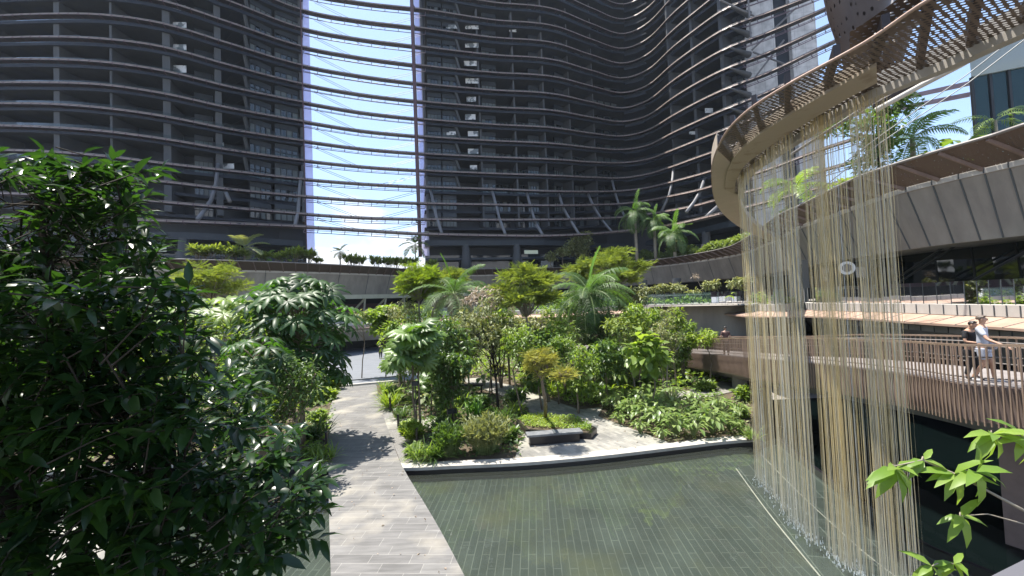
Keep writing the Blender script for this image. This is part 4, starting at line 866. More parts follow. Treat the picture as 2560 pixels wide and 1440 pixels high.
for i in range(4, 40, 4): rb_.beam(oc[i] + [0, 0, .16], ic[min(i + 2, n_ - 1)] + [0, 0, .16], .10, .22)
rb_.build('rib', M['brown'], cnp)
MB().tube([P(1978, 386, 15), P(2090, 314, 12.6), P(2200, 244, 11)], .05, 8).build('support_tube', M['edge'], cnp)
# tube and cables beyond the canopy
tb = empty('terrace_tube_beam', P(2370, 190, 19), 'sunlit tubular edge beam crossing the sky right of the falling water', 'beam')
MB().tube([P(2190, 275, 21), P(2300, 215, 19.5), P(2400, 163, 18), P(2520, 95, 16.5), P(2700, 0, 15)], .13, 10).build('tube', M['conc_pale'], tb)
MB().tube([P(2180, 265, 21.5), P(2300, 200, 20), P(2400, 148, 18.6), P(2520, 78, 17), P(2700, -20, 15.5)], .16, 8).build('dark_tube', M['brown'], tb)
for j, (pts, lab) in enumerate((([(1965, 515, 22), (2200, 340, 19), (2420, 185, 17), (2560, 75, 16)], 'upper thin stay cable slanting above the terrace palm'), ([(1990, 520, 22), (2200, 358, 19), (2420, 208, 17), (2560, 100, 16)], 'lower thin stay cable slanting above the terrace palm'))):
    tag(MB().tube([P(*p) for p in pts], .022, 6).build('stay_cable', M['steel']), lab, 'cable')
rb2 = empty('far_ring_beam', P(2340, 235, 42), 'two dark ring beams crossing the sky above the terrace palm', 'beam')
for y in (0, 28): MB().beam(P(2180, 262 + y * .8, 46), P(2425, 208 + y, 40), .32, .4).build('beam', M['ladder'], rb2)
# bronze pylon above the canopy
py_ = P(2155, 130, 25); pyl = empty('bronze_pylon', [py_[0], py_[1], 12], 'dark bronze flared pylon with lattice rising behind the canopy', 'pylon')
z13 = py_[2]; M['pylon'] = perforated('dark_pylon_mesh', (.05, .034, .028), .22, .22, flat=False)
MB().lathe((py_[0], py_[1], z13), [(.9, -1.2), (1.0, 0), (1.25, 1.2), (1.55, 2.8), (1.8, 5), (1.9, 9), (2.4, 14)], 28).build('shell', M['pylon'], pyl, smooth=True)
MB().lathe((py_[0] + 3.4, py_[1] + 2, z13), [(.8, 0), (2.0, 4), (3.0, 8), (3.4, 14)], 28).build('shell', M['pylon'], pyl, smooth=True)
lt = MB()
for (a, b) in (((2195, 100), (2330, -40)), ((2215, 110), (2240, -30)), ((2200, 60), (2330, 55)), ((2235, 90), (2280, -30)), ((2150, 130), (2290, -20)), ((2235, 70), (2235, 20))): lt.tube([P(*a, 22), P(*b, 22)], .12, 8)
lt.build('lattice', M['strut'], pyl)
# glass block on the upper right
gb = P(2440, 360, 33); gbe = empty('glass_pavilion', [gb[0], gb[1], 12], 'dark teal glass pavilion on the roof terrace at the upper right', 'building')
zt_ = P(2418, 195, 33)[2]
MB().prism([(gb[0], gb[1]), (gb[0] + 14, gb[1] - 6.5), (gb[0] + 22, gb[1] + 2), (gb[0] * 1.25 + .6, gb[1] * 1.25)], 10.9, zt_).build('glass_wall', M['teal'], gbe)
MB().prism([(gb[0] - .15, gb[1] - .15), (gb[0] + 14, gb[1] - 6.7), (gb[0] + 22, gb[1] + 2), (gb[0] * 1.25 + .5, gb[1] * 1.25)], zt_ + .01, zt_ + 2.6).build('roof_band', glassy('pale_teal_glass', (.5, .6, .6), .6, .1, 1.4, gcol=(.42, .46, .44)), gbe)
for t in (0, .07, .14, .22, .30, .38, .6, .82): MB().box((gb[0] + 14 * t, gb[1] - 6.5 * t - .04, (10.9 + zt_) / 2), (.22 if t < .5 else .10, .16, zt_ - 10.9)).build('mullion', M['frame'], gbe)
for t0, t1 in ((.095, .125), (.165, .205), (.245, .285)): MB().box((gb[0] + 14 * (t0 + t1) / 2, gb[1] - 6.5 * (t0 + t1) / 2 - .03, 14.5), (14 * (t1 - t0), .05, 5.4), math.atan2(-6.5, 14)).build('see_through_sky_strip', M.setdefault('sky_teal', mat('painted_sky_teal', (.35, .62, .62), .2)), gbe)  # sky showing through the glass, painted on as pale strips

# ================================================================== FALLING WATER
def strandmat():
    m = bpy.data.materials.new('water_strand'); m.use_nodes = True; t = m.node_tree; l = t.links.new; o = t.nodes['Material Output']; b = t.nodes['Principled BSDF']
    a = t.nodes.new('ShaderNodeAttribute'); a.attribute_name = 'tint'
    x = t.nodes.new('ShaderNodeValToRGB'); x.color_ramp.elements[0].color = (.74, .75, .70, 1); x.color_ramp.elements[1].color = (.86, .73, .42, 1); e = x.color_ramp.elements.new(.5); e.color = (.84, .72, .44, 1)  # gold of sunlight in the water, painted into the strand colour
    l(a.outputs['Fac'], x.inputs[0]); l(x.outputs[0], b.inputs['Base Color']); b.inputs['Roughness'].default_value = .2; b.inputs['Specular IOR Level'].default_value = .9
    tr = t.nodes.new('ShaderNodeBsdfTransparent'); tl_ = t.nodes.new('ShaderNodeBsdfTranslucent'); l(x.outputs[0], tl_.inputs['Color'])
    m1 = t.nodes.new('ShaderNodeMixShader'); m1.inputs[0].default_value = .5; l(b.outputs[0], m1.inputs[1]); l(tl_.outputs[0], m1.inputs[2])
    ge = t.nodes.new('ShaderNodeNewGeometry'); mp = t.nodes.new('ShaderNodeMapping'); mp.inputs['Scale'].default_value = (6, 6, .5); n = t.nodes.new('ShaderNodeTexNoise'); n.inputs['Scale'].default_value = 2.5; l(ge.outputs['Position'], mp.inputs[0]); l(mp.outputs[0], n.inputs['Vector'])
    r = t.nodes.new('ShaderNodeMapRange'); r.inputs['From Min'].default_value = .3; r.inputs['From Max'].default_value = .7; r.inputs['To Min'].default_value = .2; r.inputs['To Max'].default_value = .8; l(n.outputs['Fac'], r.inputs['Value'])
    m2 = t.nodes.new('ShaderNodeMixShader'); l(r.outputs[0], m2.inputs[0]); l(tr.outputs[0], m2.inputs[1]); l(m1.outputs[0], m2.inputs[2]); l(m2.outputs[0], o.inputs['Surface']); return m
M['strand'] = strandmat()
FOAM = MB()
def water_curtain(arc, n, label, sun_gold):
    arc = smooth([G(x, y, -.26) for x, y in arc], 6); A = np.array(arc); cu = np.concatenate([[0], np.cumsum(np.linalg.norm(np.diff(A[:, :2], axis=0), axis=1))])
    Vs, Fs, T = [], [], []; c = 0
    nc = 15; cen = (np.arange(nc) + rng.uniform(.2, .8, nc)) / nc
    for i in range(n):
        s = cu[-1] * float(np.clip(cen[rng.integers(nc)] + rng.normal(0, .013), 0, 1)) if rng.uniform() < .72 else cu[-1] * rng.uniform(0, 1); p = np.array([np.interp(s, cu, A[:, j]) for j in range(3)]) + np.array([rng.normal(0, .05), rng.normal(0, .05), 0])
        r = rng.choice([.002, .0035, .005, .0085], p=[.3, .35, .25, .10]); tt = np.clip(rng.normal(sun_gold - .08, .38), 0, 1); zs = [-.26, 3, 6.5, 9.98]
        for j, z in enumerate(zs):
            rr = r * (1.0 if j < 3 else .8); dx = rng.normal(0, .004, 2)
            for k in range(4): a = math.pi / 2 * k; Vs.append([p[0] + dx[0] + rr * math.cos(a), p[1] + dx[1] + rr * math.sin(a), z]); T.append(np.clip(tt * (.25 + .75 * min(1, z / 3.0 + .05)), 0, 1))
        for j in range(3):
            for k in range(4): a = c + 4 * j + k; b = c + 4 * j + (k + 1) % 4; Fs += [[a, b, b + 4], [a, b + 4, a + 4]]
        c += 16
        for _ in range(1): q = p + np.array([rng.normal(0, .12), rng.normal(0, .12), 0.]); hh = rng.uniform(.02, .08); rr = rng.uniform(.005, .012); FOAM.hexa([(q[0] - rr, q[1] - rr, -.255), (q[0] + rr, q[1] - rr, -.255), (q[0], q[1] + rr, -.255)], [(q[0] - rr * .3, q[1] - rr * .3, -.25 + hh), (q[0] + rr * .3, q[1] - rr * .3, -.25 + hh), (q[0], q[1] + rr * .3, -.25 + hh)])
    o = np_mesh('falling_water', Vs, Fs, M['strand'], None, T); tag(o, label, 'falling water', 'curtains of falling water', 'stuff')
water_curtain([(1889, 1192), (1915, 1222), (1945, 1255), (1968, 1285)], 130, 'leftmost and farthest curtain of falling water strands', .62)
water_curtain([(1974, 1295), (2000, 1325), (2043, 1362)], 115, 'second curtain of falling water strands from the left', .42)
water_curtain([(2076, 1382), (2110, 1410), (2176, 1450)], 130, 'third curtain of falling water strands with sunlit gold painted on', .72)
water_curtain([(2194, 1462), (2240, 1490), (2303, 1522)], 130, 'rightmost and nearest curtain of falling water strands', .55)
tag(FOAM.build('splash', mat('foam', (.8, .84, .84), .4)), 'white splashes where the falling strands hit the pond', 'splash', None, 'stuff')

# ================================================================== SMALL THINGS IN THE GARDEN
uw = empty('overhead_shade_slab', (-6, 0, 9.6), 'unseen slab added above the viewpoint to shade the near tree', 'shade slab'); MB().prism([(-26, -6), (-1.5, -6), (-1.5, 3.0), (-3, 3.7), (-26, 3.9)], 9.7, 10.1).build('slab', M['conc'], uw)  # unseen slab, added to keep sun and sky off the near tree
a, b = G(1318, 1090, .45), G(1457, 1079, .45); t = norm((b - a)[:2]); n = np.array([-t[1], t[0]]); bn_ = empty('stone_bench', [*((a + b) / 2)[:2], 0], 'dark stone bench in front of the lime green planter', 'bench')
MB().prism([a[:2], b[:2], b[:2] + n * .5, a[:2] + n * .5], .38, .46).build('seat', noisy('bench_granite', (.13, .135, .14), (.20, .205, .21), 4, .4), bn_)
MB().prism([a[:2] + t * .12 + n * .1, b[:2] - t * .12 + n * .1, b[:2] - t * .12 + n * .48, a[:2] + t * .12 + n * .48], .0, .378).build('plinth', M['black'], bn_)
mid_ = (a + b) / 2; MB().prism([mid_[:2] - t * .05 - n * .02, mid_[:2] + t * .05 - n * .02, mid_[:2] + t * .05 + n * .5, mid_[:2] - t * .05 + n * .5], .461, .475).build('armrest_strip', M['steel'], bn_)
plp = [G(1315, 1072, .3), G(1478, 1082, .3), G(1492, 1068, .3), G(1440, 1042, .3), G(1320, 1034, .3), G(1290, 1050, .3)]
pe = empty('stone_planter', plp[0] * [1, 1, 0], 'low stone planter edge around the lime green ground cover', 'planter'); MB().prism([p[:2] for p in plp], -.02, .26).build('curb', M['black'], pe); MB().prism([p[:2] + (np.mean([q[:2] for q in plp], 0) - p[:2]) * .08 for p in plp], .2, .275).build('soil_fill', M['soil'], pe)
def bollard(px, py, h, lab, grp='black posts along the path'):
    p = G(px, py, 0); e = empty('path_post', p, lab, 'post', grp); MB().box((p[0], p[1], h / 2), (.09, .09, h)).build('post', M['black'], e); MB().box((p[0], p[1], h + .012), (.11, .11, .02)).build('cap', M['frame'], e)
bollard(817, 1140, .95, 'black post beside the left edge of the path at the pond'); bollard(1043, 1115, .75, 'black post at the front left of the island bed'); bollard(996, 1068, .6, 'short black post at the gravel strip beside the small paved link')
bollard(976, 1030, .8, 'black post in the reeds at the right edge of the path'); bollard(1608, 1075, .75, 'black post in front of the broad leaf bed on the right'); bollard(1230, 985, .9, 'black post behind the twiggy tree in the island bed')
def spot(px, py, h, lab, w_=.42):
    p = G(px, py, 0); e = empty('garden_spotlight', p, lab, 'spotlight', 'garden spotlights'); MB().tube([p, p + [0, 0, h]], .025, 8).build('pole', M['black'], e); MB().box((p[0], p[1], h + .1), (w_, .24, .18), .1).build('lamp_head', M['frame'], e)
spot(1133, 1085, .95, 'black box spotlight on a pole left of the feathery bamboo bush'); spot(1043, 1100, 2.4, 'spotlight fixed high by the fan palm stems', .3)
a = G(1120, 985, 0); hb = empty('garden_rail_bench', a, 'low dark rail bench behind the island bed', 'bench'); MB().box((a[0] + 1.1, a[1], .55), (2.6, .5, .08), -.05).build('seat', M['frame'], hb)
for dx in (-.05, 2.25): MB().box((a[0] + dx, a[1], .26), (.08, .45, .5)).build('leg', M['frame'], hb)
pa = [P(2462, 1448, 2.0), P(2566, 1396, 2.0), P(2700, 1396, 2.0), P(2700, 1500, 1.8)]
MBp = MB().hexa([p - [0, 0, .12] for p in pa], pa); o_ = MBp.build('parapet_corner', mat('grey_parapet', (.05, .05, .065), .6)); tag(o_, 'grey parapet corner right below the viewpoint', 'parapet')

# ================================================================== HAZE
hzm = bpy.data.materials.new('air_haze'); hzm.use_nodes = True; hn = hzm.node_tree; hn.nodes.remove(hn.nodes['Principled BSDF'])
pv = hn.nodes.new('ShaderNodeVolumePrincipled'); pv.inputs['Color'].default_value = (.74, .85, 1, 1); pv.inputs['Density'].default_value = .00018; pv.inputs['Anisotropy'].default_value = .2
hn.links.new(pv.outputs[0], hn.nodes['Material Output'].inputs['Volume'])
hz = MB().prism([(-140, -40), (140, -40), (140, 170), (-140, 170)], -2.5, 92).build('haze', hzm); tag(hz, 'thin pale humid air filling the courtyard', 'haze', None, 'stuff')
# ================================================================== PEOPLE
def skin(name, verts, edges, m, parent, sub=2, root=0):
    me = bpy.data.meshes.new(name); me.from_pydata([v[:3] for v in verts], edges, []); o = link(name, me, parent)
    md = o.modifiers.new('skin', 'SKIN'); md.use_smooth_shade = True
    if not me.skin_vertices: me.skin_vertices.new()
    for i, v in enumerate(verts):
        r = v[3]; me.skin_vertices[0].data[i].radius = (r, v[4] if len(v) > 4 else r); me.skin_vertices[0].data[i].use_root = (i == root)
    s = o.modifiers.new('sub', 'SUBSURF'); s.levels = s.render_levels = sub; me.materials.append(m); return o
SK = mat('skin_tone', (.42, .25, .17), .5); HAIR = mat('dark_hair', (.02, .016, .014), .5); HAIRG = mat('short_grey_brown_hair', (.12, .09, .07), .6)
CW = mat('white_cloth', (.42, .44, .50), .8); CB = mat('black_cloth', (.012, .012, .015), .8); CS = mat('white_shoes', (.7, .7, .7), .5); CR = mat('maroon_cloth', (.10, .05, .045), .8)
def person(loc, rz, H, label, pose, shirt, trousers, shoe, hair, longhair=False, shorts=False, longsleeve=False, small=False):
    e = empty('person', loc, label, 'person', None, rz); s = H / 1.75
    hd = pose.get('head', (0, -.02)); P_ = lambda *a: tuple(c * s for c in a)
    lh, rh, le, re = pose['lh'], pose['rh'], pose['le'], pose['re']; lk, rk, lf, rf = pose['lk'], pose['rk'], pose['lf'], pose['rf']
    V = [P_(0, 0, .93, .125, .10), P_(0, -.01, 1.10, .115, .085), P_(0, 0, 1.28, .135, .095), P_(0, 0, 1.42, .11, .075), P_(0, -.01, 1.49, .052), P_(hd[0] * .5, -.02 + hd[1] * .4, 1.55, .055), P_(hd[0], -.03 + hd[1], 1.63 - abs(hd[1]) * .2, .078, .092), P_(hd[0], -.02 + hd[1], 1.71 - abs(hd[1]) * .25, .062, .075),
         P_(.17, 0, 1.40, .058), P_(*le, .040), P_(*lh, .027), P_(-.17, 0, 1.40, .058), P_(*re, .040), P_(*rh, .027),
         P_(.09, 0, .86, .088), P_(*lk, .058), P_(lf[0], lf[1] + .02, .09, .038), P_(lf[0], lf[1] - .13, .035, .036), P_(-.09, 0, .86, .088), P_(*rk, .058), P_(rf[0], rf[1] + .02, .09, .038), P_(rf[0], rf[1] - .13, .035, .036)]
    E = [(0, 1), (1, 2), (2, 3), (3, 4), (4, 5), (5, 6), (6, 7), (3, 8), (8, 9), (9, 10), (3, 11), (11, 12), (12, 13), (0, 14), (14, 15), (15, 16), (16, 17), (0, 18), (18, 19), (19, 20), (20, 21)]
    for side, h, el in ((1, lh, le), (-1, rh, re)):           # palms and five fingers
        d = norm(np.array(h) - np.array(el)); base = V.index(P_(*h, .027)); pl = np.array(h) + d * .07; V.append(P_(*pl, .030, .016)); pi = len(V) - 1; E.append((base, pi)); sd = norm(np.cross(d, [0, 0, 1.0]) + [1e-3, 0, 0])
        for f, (o, ln) in enumerate(((-.030, .065), (-.011, .078), (.009, .074), (.028, .058))):
            q = pl + sd * o + d * .03; V.append(P_(*q, .0095)); E.append((pi, len(V) - 1)); q2 = q + d * ln * .5 - np.array([0, 0, .012]); V.append(P_(*q2, .0088)); E.append((len(V) - 2, len(V) - 1)); q3 = q2 + d * ln * .35 - np.array([0, 0, .03]); V.append(P_(*q3, .0075)); E.append((len(V) - 2, len(V) - 1))
        q = np.array(h) + d * .03 + sd * .045 * side; V.append(P_(*q, .010)); E.append((base, len(V) - 1)); V.append(P_(*(q + d * .04 - np.array([0, 0, .015])), .009)); E.append((len(V) - 2, len(V) - 1))
    body = skin('body', V, E, SK, e)
    hx, hy, hz = [c * s for c in (hd[0], -.03 + hd[1], 1.655 - abs(hd[1]) * .2)]
    f = MB(); f.hexa([(hx - .012, hy - .10, hz - .045), (hx + .012, hy - .10, hz - .045), (hx + .010, hy - .07, hz - .045), (hx - .010, hy - .07, hz - .045)], [(hx - .006, hy - .085, hz + .01), (hx + .006, hy - .085, hz + .01), (hx + .006, hy - .07, hz + .01), (hx - .006, hy - .07, hz + .01)]); f.build('nose', SK, e, local=False)
    ey = MB()
    for sx in (-.03, .03): ey.box((hx + sx, hy - .088, hz + .005), (.018, .012, .009))
    ey.box((hx, hy - .088, hz - .072), (.04, .01, .007)); ey.build('face_features', HAIR, e, local=False)
    er = MB()
    for sx in (-1, 1): er.box((hx + sx * .078, hy + .01, hz - .01), (.014, .035, .055))
    er.build('ear', SK, e, local=False)
    hv = [(hx, hy + .018, hz + .055, .092, .104), (hx, hy + .045, hz - .01, .088, .085)]; he = [(0, 1)]
    if longhair: hv += [(hx, hy + .055, hz - .10, .065, .05), (hx, hy + .06, hz - .22, .055, .035)]; he += [(1, 2), (2, 3)]
    hm = MB(); hm.lathe((0, 0, 0), [(.001, 1)] + [(math.sin(R_(a)), math.cos(R_(a))) for a in (20, 40, 60, 80, 100, 118)] + [(.3, -.5)], 16)
    hm.v = [(hx + x * .092 * s, hy + .030 * s + y * .104 * s + (.02 * s if z < 0 and y < 0 else 0), hz + (.018 + z * .088 + (.05 if y < -.5 and z < .3 else 0)) * s) for x, y, z in hm.v]; hm.build('hair', hair, e, smooth=True, local=False)
    k = 1.0; lea, rea = (.5, .5) if not longsleeve else (1., 1.)
    def mix(a, b, t): return tuple(a[i] * (1 - t) + b[i] * t for i in range(3))
    sv = [P_(0, 0, .92, .158, .128), P_(0, -.01, 1.10, .142, .112), P_(0, 0, 1.28, .158, .118), P_(0, 0, 1.42, .125, .09), P_(.17, 0, 1.405, .074), P_(*mix((.17, 0, 1.40), le, .75), .064), P_(-.17, 0, 1.405, .074), P_(*mix((-.17, 0, 1.40), re, .75), .064)]; sE = [(0, 1), (1, 2), (2, 3), (3, 4), (4, 5), (3, 6), (6, 7)]
    if longsleeve: sv += [P_(*le, .056), P_(*mix(le, lh, .9), .042), P_(*re, .056), P_(*mix(re, rh, .9), .042)]; sE += [(5, 8), (8, 9), (7, 10), (10, 11)]
    skin('shirt', sv, sE, shirt, e)
    tv = [P_(0, 0, .96, .150, .122), P_(.092, 0, .84, .110), P_(*mix((.09, 0, .86), lk, .8), .088), P_(-.092, 0, .84, .110), P_(*mix((-.09, 0, .86), rk, .8), .088)]; tE = [(0, 1), (1, 2), (0, 3), (3, 4)]
    if not shorts: tv += [P_(*lk, .078), P_(lf[0], lf[1] + .02, .12, .060), P_(*rk, .078), P_(rf[0], rf[1] + .02, .12, .060)]; tE += [(2, 5), (5, 6), (4, 7), (7, 8)]
    skin('shorts' if shorts else 'trousers', tv, tE, trousers, e)
    for ft in (lf, rf): skin('shoe', [P_(ft[0], ft[1] + .035, .055, .046), P_(ft[0], ft[1] - .06, .045, .046), P_(ft[0], ft[1] - .16, .04, .038)], [(0, 1), (1, 2)], shoe, e)
    return e
def on_bridge(px, d, o=None):
    p = PZ(px, d, 3.2); s = np.interp(d, BNA[::-1][:, 1], cb[::-1]); q = br_at(s, 0); return np.array([p[0], p[1], q[2] + .01])
m_loc = on_bridge(2464, 10.95); man = person(m_loc, R_(28), 1.80, 'man in white t-shirt and light shorts on the footbridge, hand on the rail',
    dict(head=(0, -.01), rh=(-.36, -.42, 1.02), re=(-.30, -.16, 1.14), lh=(.26, .04, .88), le=(.24, .08, 1.14), lk=(.10, -.12, .50), rk=(-.10, -.02, .48), lf=(.10, -.16), rf=(-.10, .18)), CW, CW, CS, HAIRG, shorts=True)
w_loc = on_bridge(2432, 11.35); woman = person(w_loc, R_(10), 1.66, 'person dressed in black with dark hair looking down on the footbridge',
    dict(head=(0, -.10), rh=(-.12, -.30, 1.10), re=(-.24, -.04, 1.13), lh=(.12, -.30, 1.10), le=(.24, -.04, 1.13), lk=(.10, -.05, .48), rk=(-.10, -.03, .48), lf=(.10, -.05), rf=(-.10, .05)), CB, CB, CB, HAIR, longsleeve=False)
bag = empty('shoulder_bag', w_loc + [.05, -.42, 1.0], 'round grey bag held in front of the person in black', 'bag'); MB().lathe((bag.location.x, bag.location.y, bag.location.z - .12), [(.02, 0), (.13, .02), (.16, .12), (.13, .22), (.03, .25)], 14).build('pouch', mat('grey_bag', (.22, .22, .25), .6), bag, smooth=True)
f_loc = on_bridge(1814, 24.6) ; person(f_loc, R_(160), 1.74, 'far person in dark trousers on the footbridge left of the falling water',
    dict(head=(0, 0), rh=(-.22, -.02, .80), re=(-.25, .03, 1.12), lh=(.22, -.02, .80), le=(.25, .03, 1.12), lk=(.10, -.08, .50), rk=(-.10, .0, .48), lf=(.10, -.12), rf=(-.10, .12)), CR, CB, CB, HAIR)
for i, (px, lab) in enumerate(((952, 'left of two tiny dark figures standing on the far driveway'), (972, 'right of two tiny dark figures standing on the far driveway'))):
    person(G(px, 897, 0), R_(20 + 60 * i), 1.7, lab, dict(head=(0, 0), rh=(-.22, -.05, .82), re=(-.25, .0, 1.12), lh=(.22, -.05, .82), le=(.25, .0, 1.12), lk=(.10, -.05, .50), rk=(-.10, .0, .48), lf=(.10, -.08), rf=(-.10, .08)), CB, CB, CB, HAIR, longsleeve=True)
# ================================================================== PLANTS
def at_g(px, py, z=0.): return G(px, py, z)
def top_over(base, px, py):                 # point straight above-ish a base, seen at pixel px,py (same depth)
    return P(px, py, base[1])
LAN = tpl_lance(.16, .22); LANW = tpl_lance(.22, .28); DIA = tpl_diamond(.28); DIAN = tpl_diamond(.13, .15); FEA = tpl_feather(); BRD = tpl_broad(.34, .3); PAL = tpl_palmate(); FAN = tpl_fan()

# --- near dark tree filling the left side
nt_base = np.array([-4.6, 3.4, -1.3]); nte = empty('near_tree', nt_base, 'dark glossy leaved tree close to the viewpoint filling the left side', 'tree')
cl = []
def region(n, x0, x1, y0, y1, d0, d1, fn=None):
    k = 0
    while k < n:
        x, y = rng.uniform(x0, x1), rng.uniform(y0, y1)
        if fn is None or fn(x, y): cl.append(P(x, y, rng.uniform(d0, d1))); k += 1
def crown_top(x): return 385 + .00035 * max(0, x - 80) ** 2 + 12 * math.sin(x * .045)
region(330, -350, 400, 395, 760, 4.0, 5.2, lambda x, y: y > crown_top(x) + 12 and ((x - 30) / 55) ** 2 + ((y - 505) / 50) ** 2 > 1 and x < 425 - .35 * abs(y - 560) + 25 * math.sin(y * .05))
region(430, -350, 620, 700, 1120, 2.9, 4.3, lambda x, y: x < 400 + 110 * math.sin((y - 640) / 560 * 3.14) + 30 * math.sin(y * .07))
region(290, -350, 800, 1060, 1400, 2.9, 4.2, lambda x, y: x < 690 + 110 * math.sin((y - 1020) / 420 * 3.14) + 20 * math.sin(y * .09) and not (200 < x < 330 and 1330 < y < 1400))
region(110, -350, 640, 1390, 1560, 2.9, 4.0); region(50, 350, 640, 930, 1080, 4.2, 5.6)
region(150, -1300, -350, 100, 1300, 2.6, 5.0)
ncl_ = len(cl)
cl = np.array(cl); TV = []
dist = np.linalg.norm(cl - np.array([0, 0, EYE]), axis=1); n = len(cl); m = 11
axis = norm(cl - nt_base - np.array([0, 0, 4.2])); axis = norm(axis * np.array([1, 1, .35]) + rng.normal(0, .35, (n, 3)) + np.array([.15, -.15, 0]))
c = np.repeat(cl, m, 0); ax = np.repeat(axis, m, 0); ii = np.tile(np.arange(m), n); sd = norm(np.cross(ax, [0, 0, 1.0])); uu = np.cross(sd, ax)
ang = ii * 2.4 + np.repeat(rng.uniform(0, 6, n), m); rad = sd * np.cos(ang)[:, None] + uu * np.sin(ang)[:, None] * .55
pos = c + ax * ((ii / m - .6) * .34)[:, None]; d = norm(rad * .85 + ax * (.35 + .5 * ii / m)[:, None] + rng.normal(0, .12, (n * m, 3)) + np.array([0, 0, -.12])); up = norm(np.array([0, 0, 1.]) + rng.normal(0, .25, (n * m, 3)))
t_ = np.clip(np.repeat(rng.uniform(0, .7, n), m) + rng.uniform(-.1, .35, n * m), 0, 1)
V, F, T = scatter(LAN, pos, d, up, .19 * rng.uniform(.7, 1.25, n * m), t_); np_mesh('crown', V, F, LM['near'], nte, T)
tw = MB()
for i in range(n):
    tw.tube([cl[i] - axis[i] * .42 + [0, 0, -.05], cl[i] - axis[i] * .15, cl[i] + axis[i] * .14], [.007, .005, .002], 4, False)
hubs = [nt_base + np.array(h) for h in ([0.3, 0, 3.2], [.2, .2, 5.4], [.6, -.1, 4.4], [1.1, .1, 3.3], [-.7, .6, 6.2], [-.3, .9, 7.2], [1.4, .4, 5.6], [1.6, .2, 4.0], [-.5, .9, 8.6])]
tw.tube([nt_base, nt_base + [.1, 0, 1.6], hubs[0], hubs[1], hubs[4], hubs[5], hubs[8]], [.17, .15, .13, .10, .08, .06, .03], 10)
for h in hubs[2:8]: limb(tw, hubs[0] if h[2] < 4.5 else hubs[1], h, .06, .03, .1)
for i in range(0, n, 6):
    if cl[i][0] / cl[i][1] < -1.25: continue
    h = hubs[int(np.argmin([np.linalg.norm(cl[i] - q) for q in hubs]))]; limb(tw, h, cl[i] - axis[i] * .4, .014, .006, .1, 4)
tw.build('trunk', M['bark_dark'], nte, smooth=True)

# --- near right branches
LEAFB = tpl_lance(.145, .34, .25)
def near_branch(pts, r, sprays, label, leafsize, lm='nearlit'):
    b = P(*pts[0]); e = empty('near_branch', b, label, 'branch', 'young leafy branches at the lower right'); mb = MB(); mb.tube([P(*p) for p in pts], [r * (1 - .7 * i / (len(pts) - 1)) for i in range(len(pts))], 7); parts = []
    for (px, py, dd, n, ang, s) in sprays:
        c = P(px, py, dd); j = min(range(len(pts)), key=lambda i: np.linalg.norm(P(*pts[i]) - c)); mb.tube([P(*pts[j]), (P(*pts[j]) + c) / 2 + [0, 0, .02], c], [.006, .005, .003], 5, False)
        n = int(n * 1.5)
        for k in range(n):
            a = R_(ang + (k - (n - 1) / 2) * 330 / n + rng.uniform(-10, 10)); dv = np.array([math.cos(a), rng.uniform(-.5, .2), math.sin(a) * .5 - .30 + (.25 if k % 3 == 0 else 0)])
            parts.append(scatter(LEAFB, c[None], dv[None], norm(np.array([[rng.uniform(-.2, .2), -.45, 1.]])), np.array([leafsize * s * rng.uniform(.8, 1.15)]), np.array([rng.uniform(0, 1)])))
    V, F, T = merge(parts); np_mesh('leaves', V, F, LM[lm], e, T); mb.build('twig', M['bark_pale'], e, smooth=True)
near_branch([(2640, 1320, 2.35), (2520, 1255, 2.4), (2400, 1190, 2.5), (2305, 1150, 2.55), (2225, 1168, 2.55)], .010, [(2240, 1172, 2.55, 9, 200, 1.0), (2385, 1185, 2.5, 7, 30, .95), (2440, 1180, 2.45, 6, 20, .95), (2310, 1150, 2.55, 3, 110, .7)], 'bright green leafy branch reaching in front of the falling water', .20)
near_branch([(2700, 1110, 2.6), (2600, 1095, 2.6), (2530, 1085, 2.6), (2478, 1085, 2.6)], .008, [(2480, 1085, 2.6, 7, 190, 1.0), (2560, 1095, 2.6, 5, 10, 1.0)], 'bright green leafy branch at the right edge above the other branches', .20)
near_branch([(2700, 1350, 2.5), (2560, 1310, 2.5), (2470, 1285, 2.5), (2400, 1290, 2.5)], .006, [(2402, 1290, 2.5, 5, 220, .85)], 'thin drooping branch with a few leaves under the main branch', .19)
near_branch([(2480, 1560, 2.3), (2420, 1470, 2.35), (2360, 1420, 2.4)], .007, [(2330, 1415, 2.4, 6, 150, .8), (2385, 1410, 2.4, 5, 60, .75)], 'leafy twig tips poking up at the bottom right edge', .18)

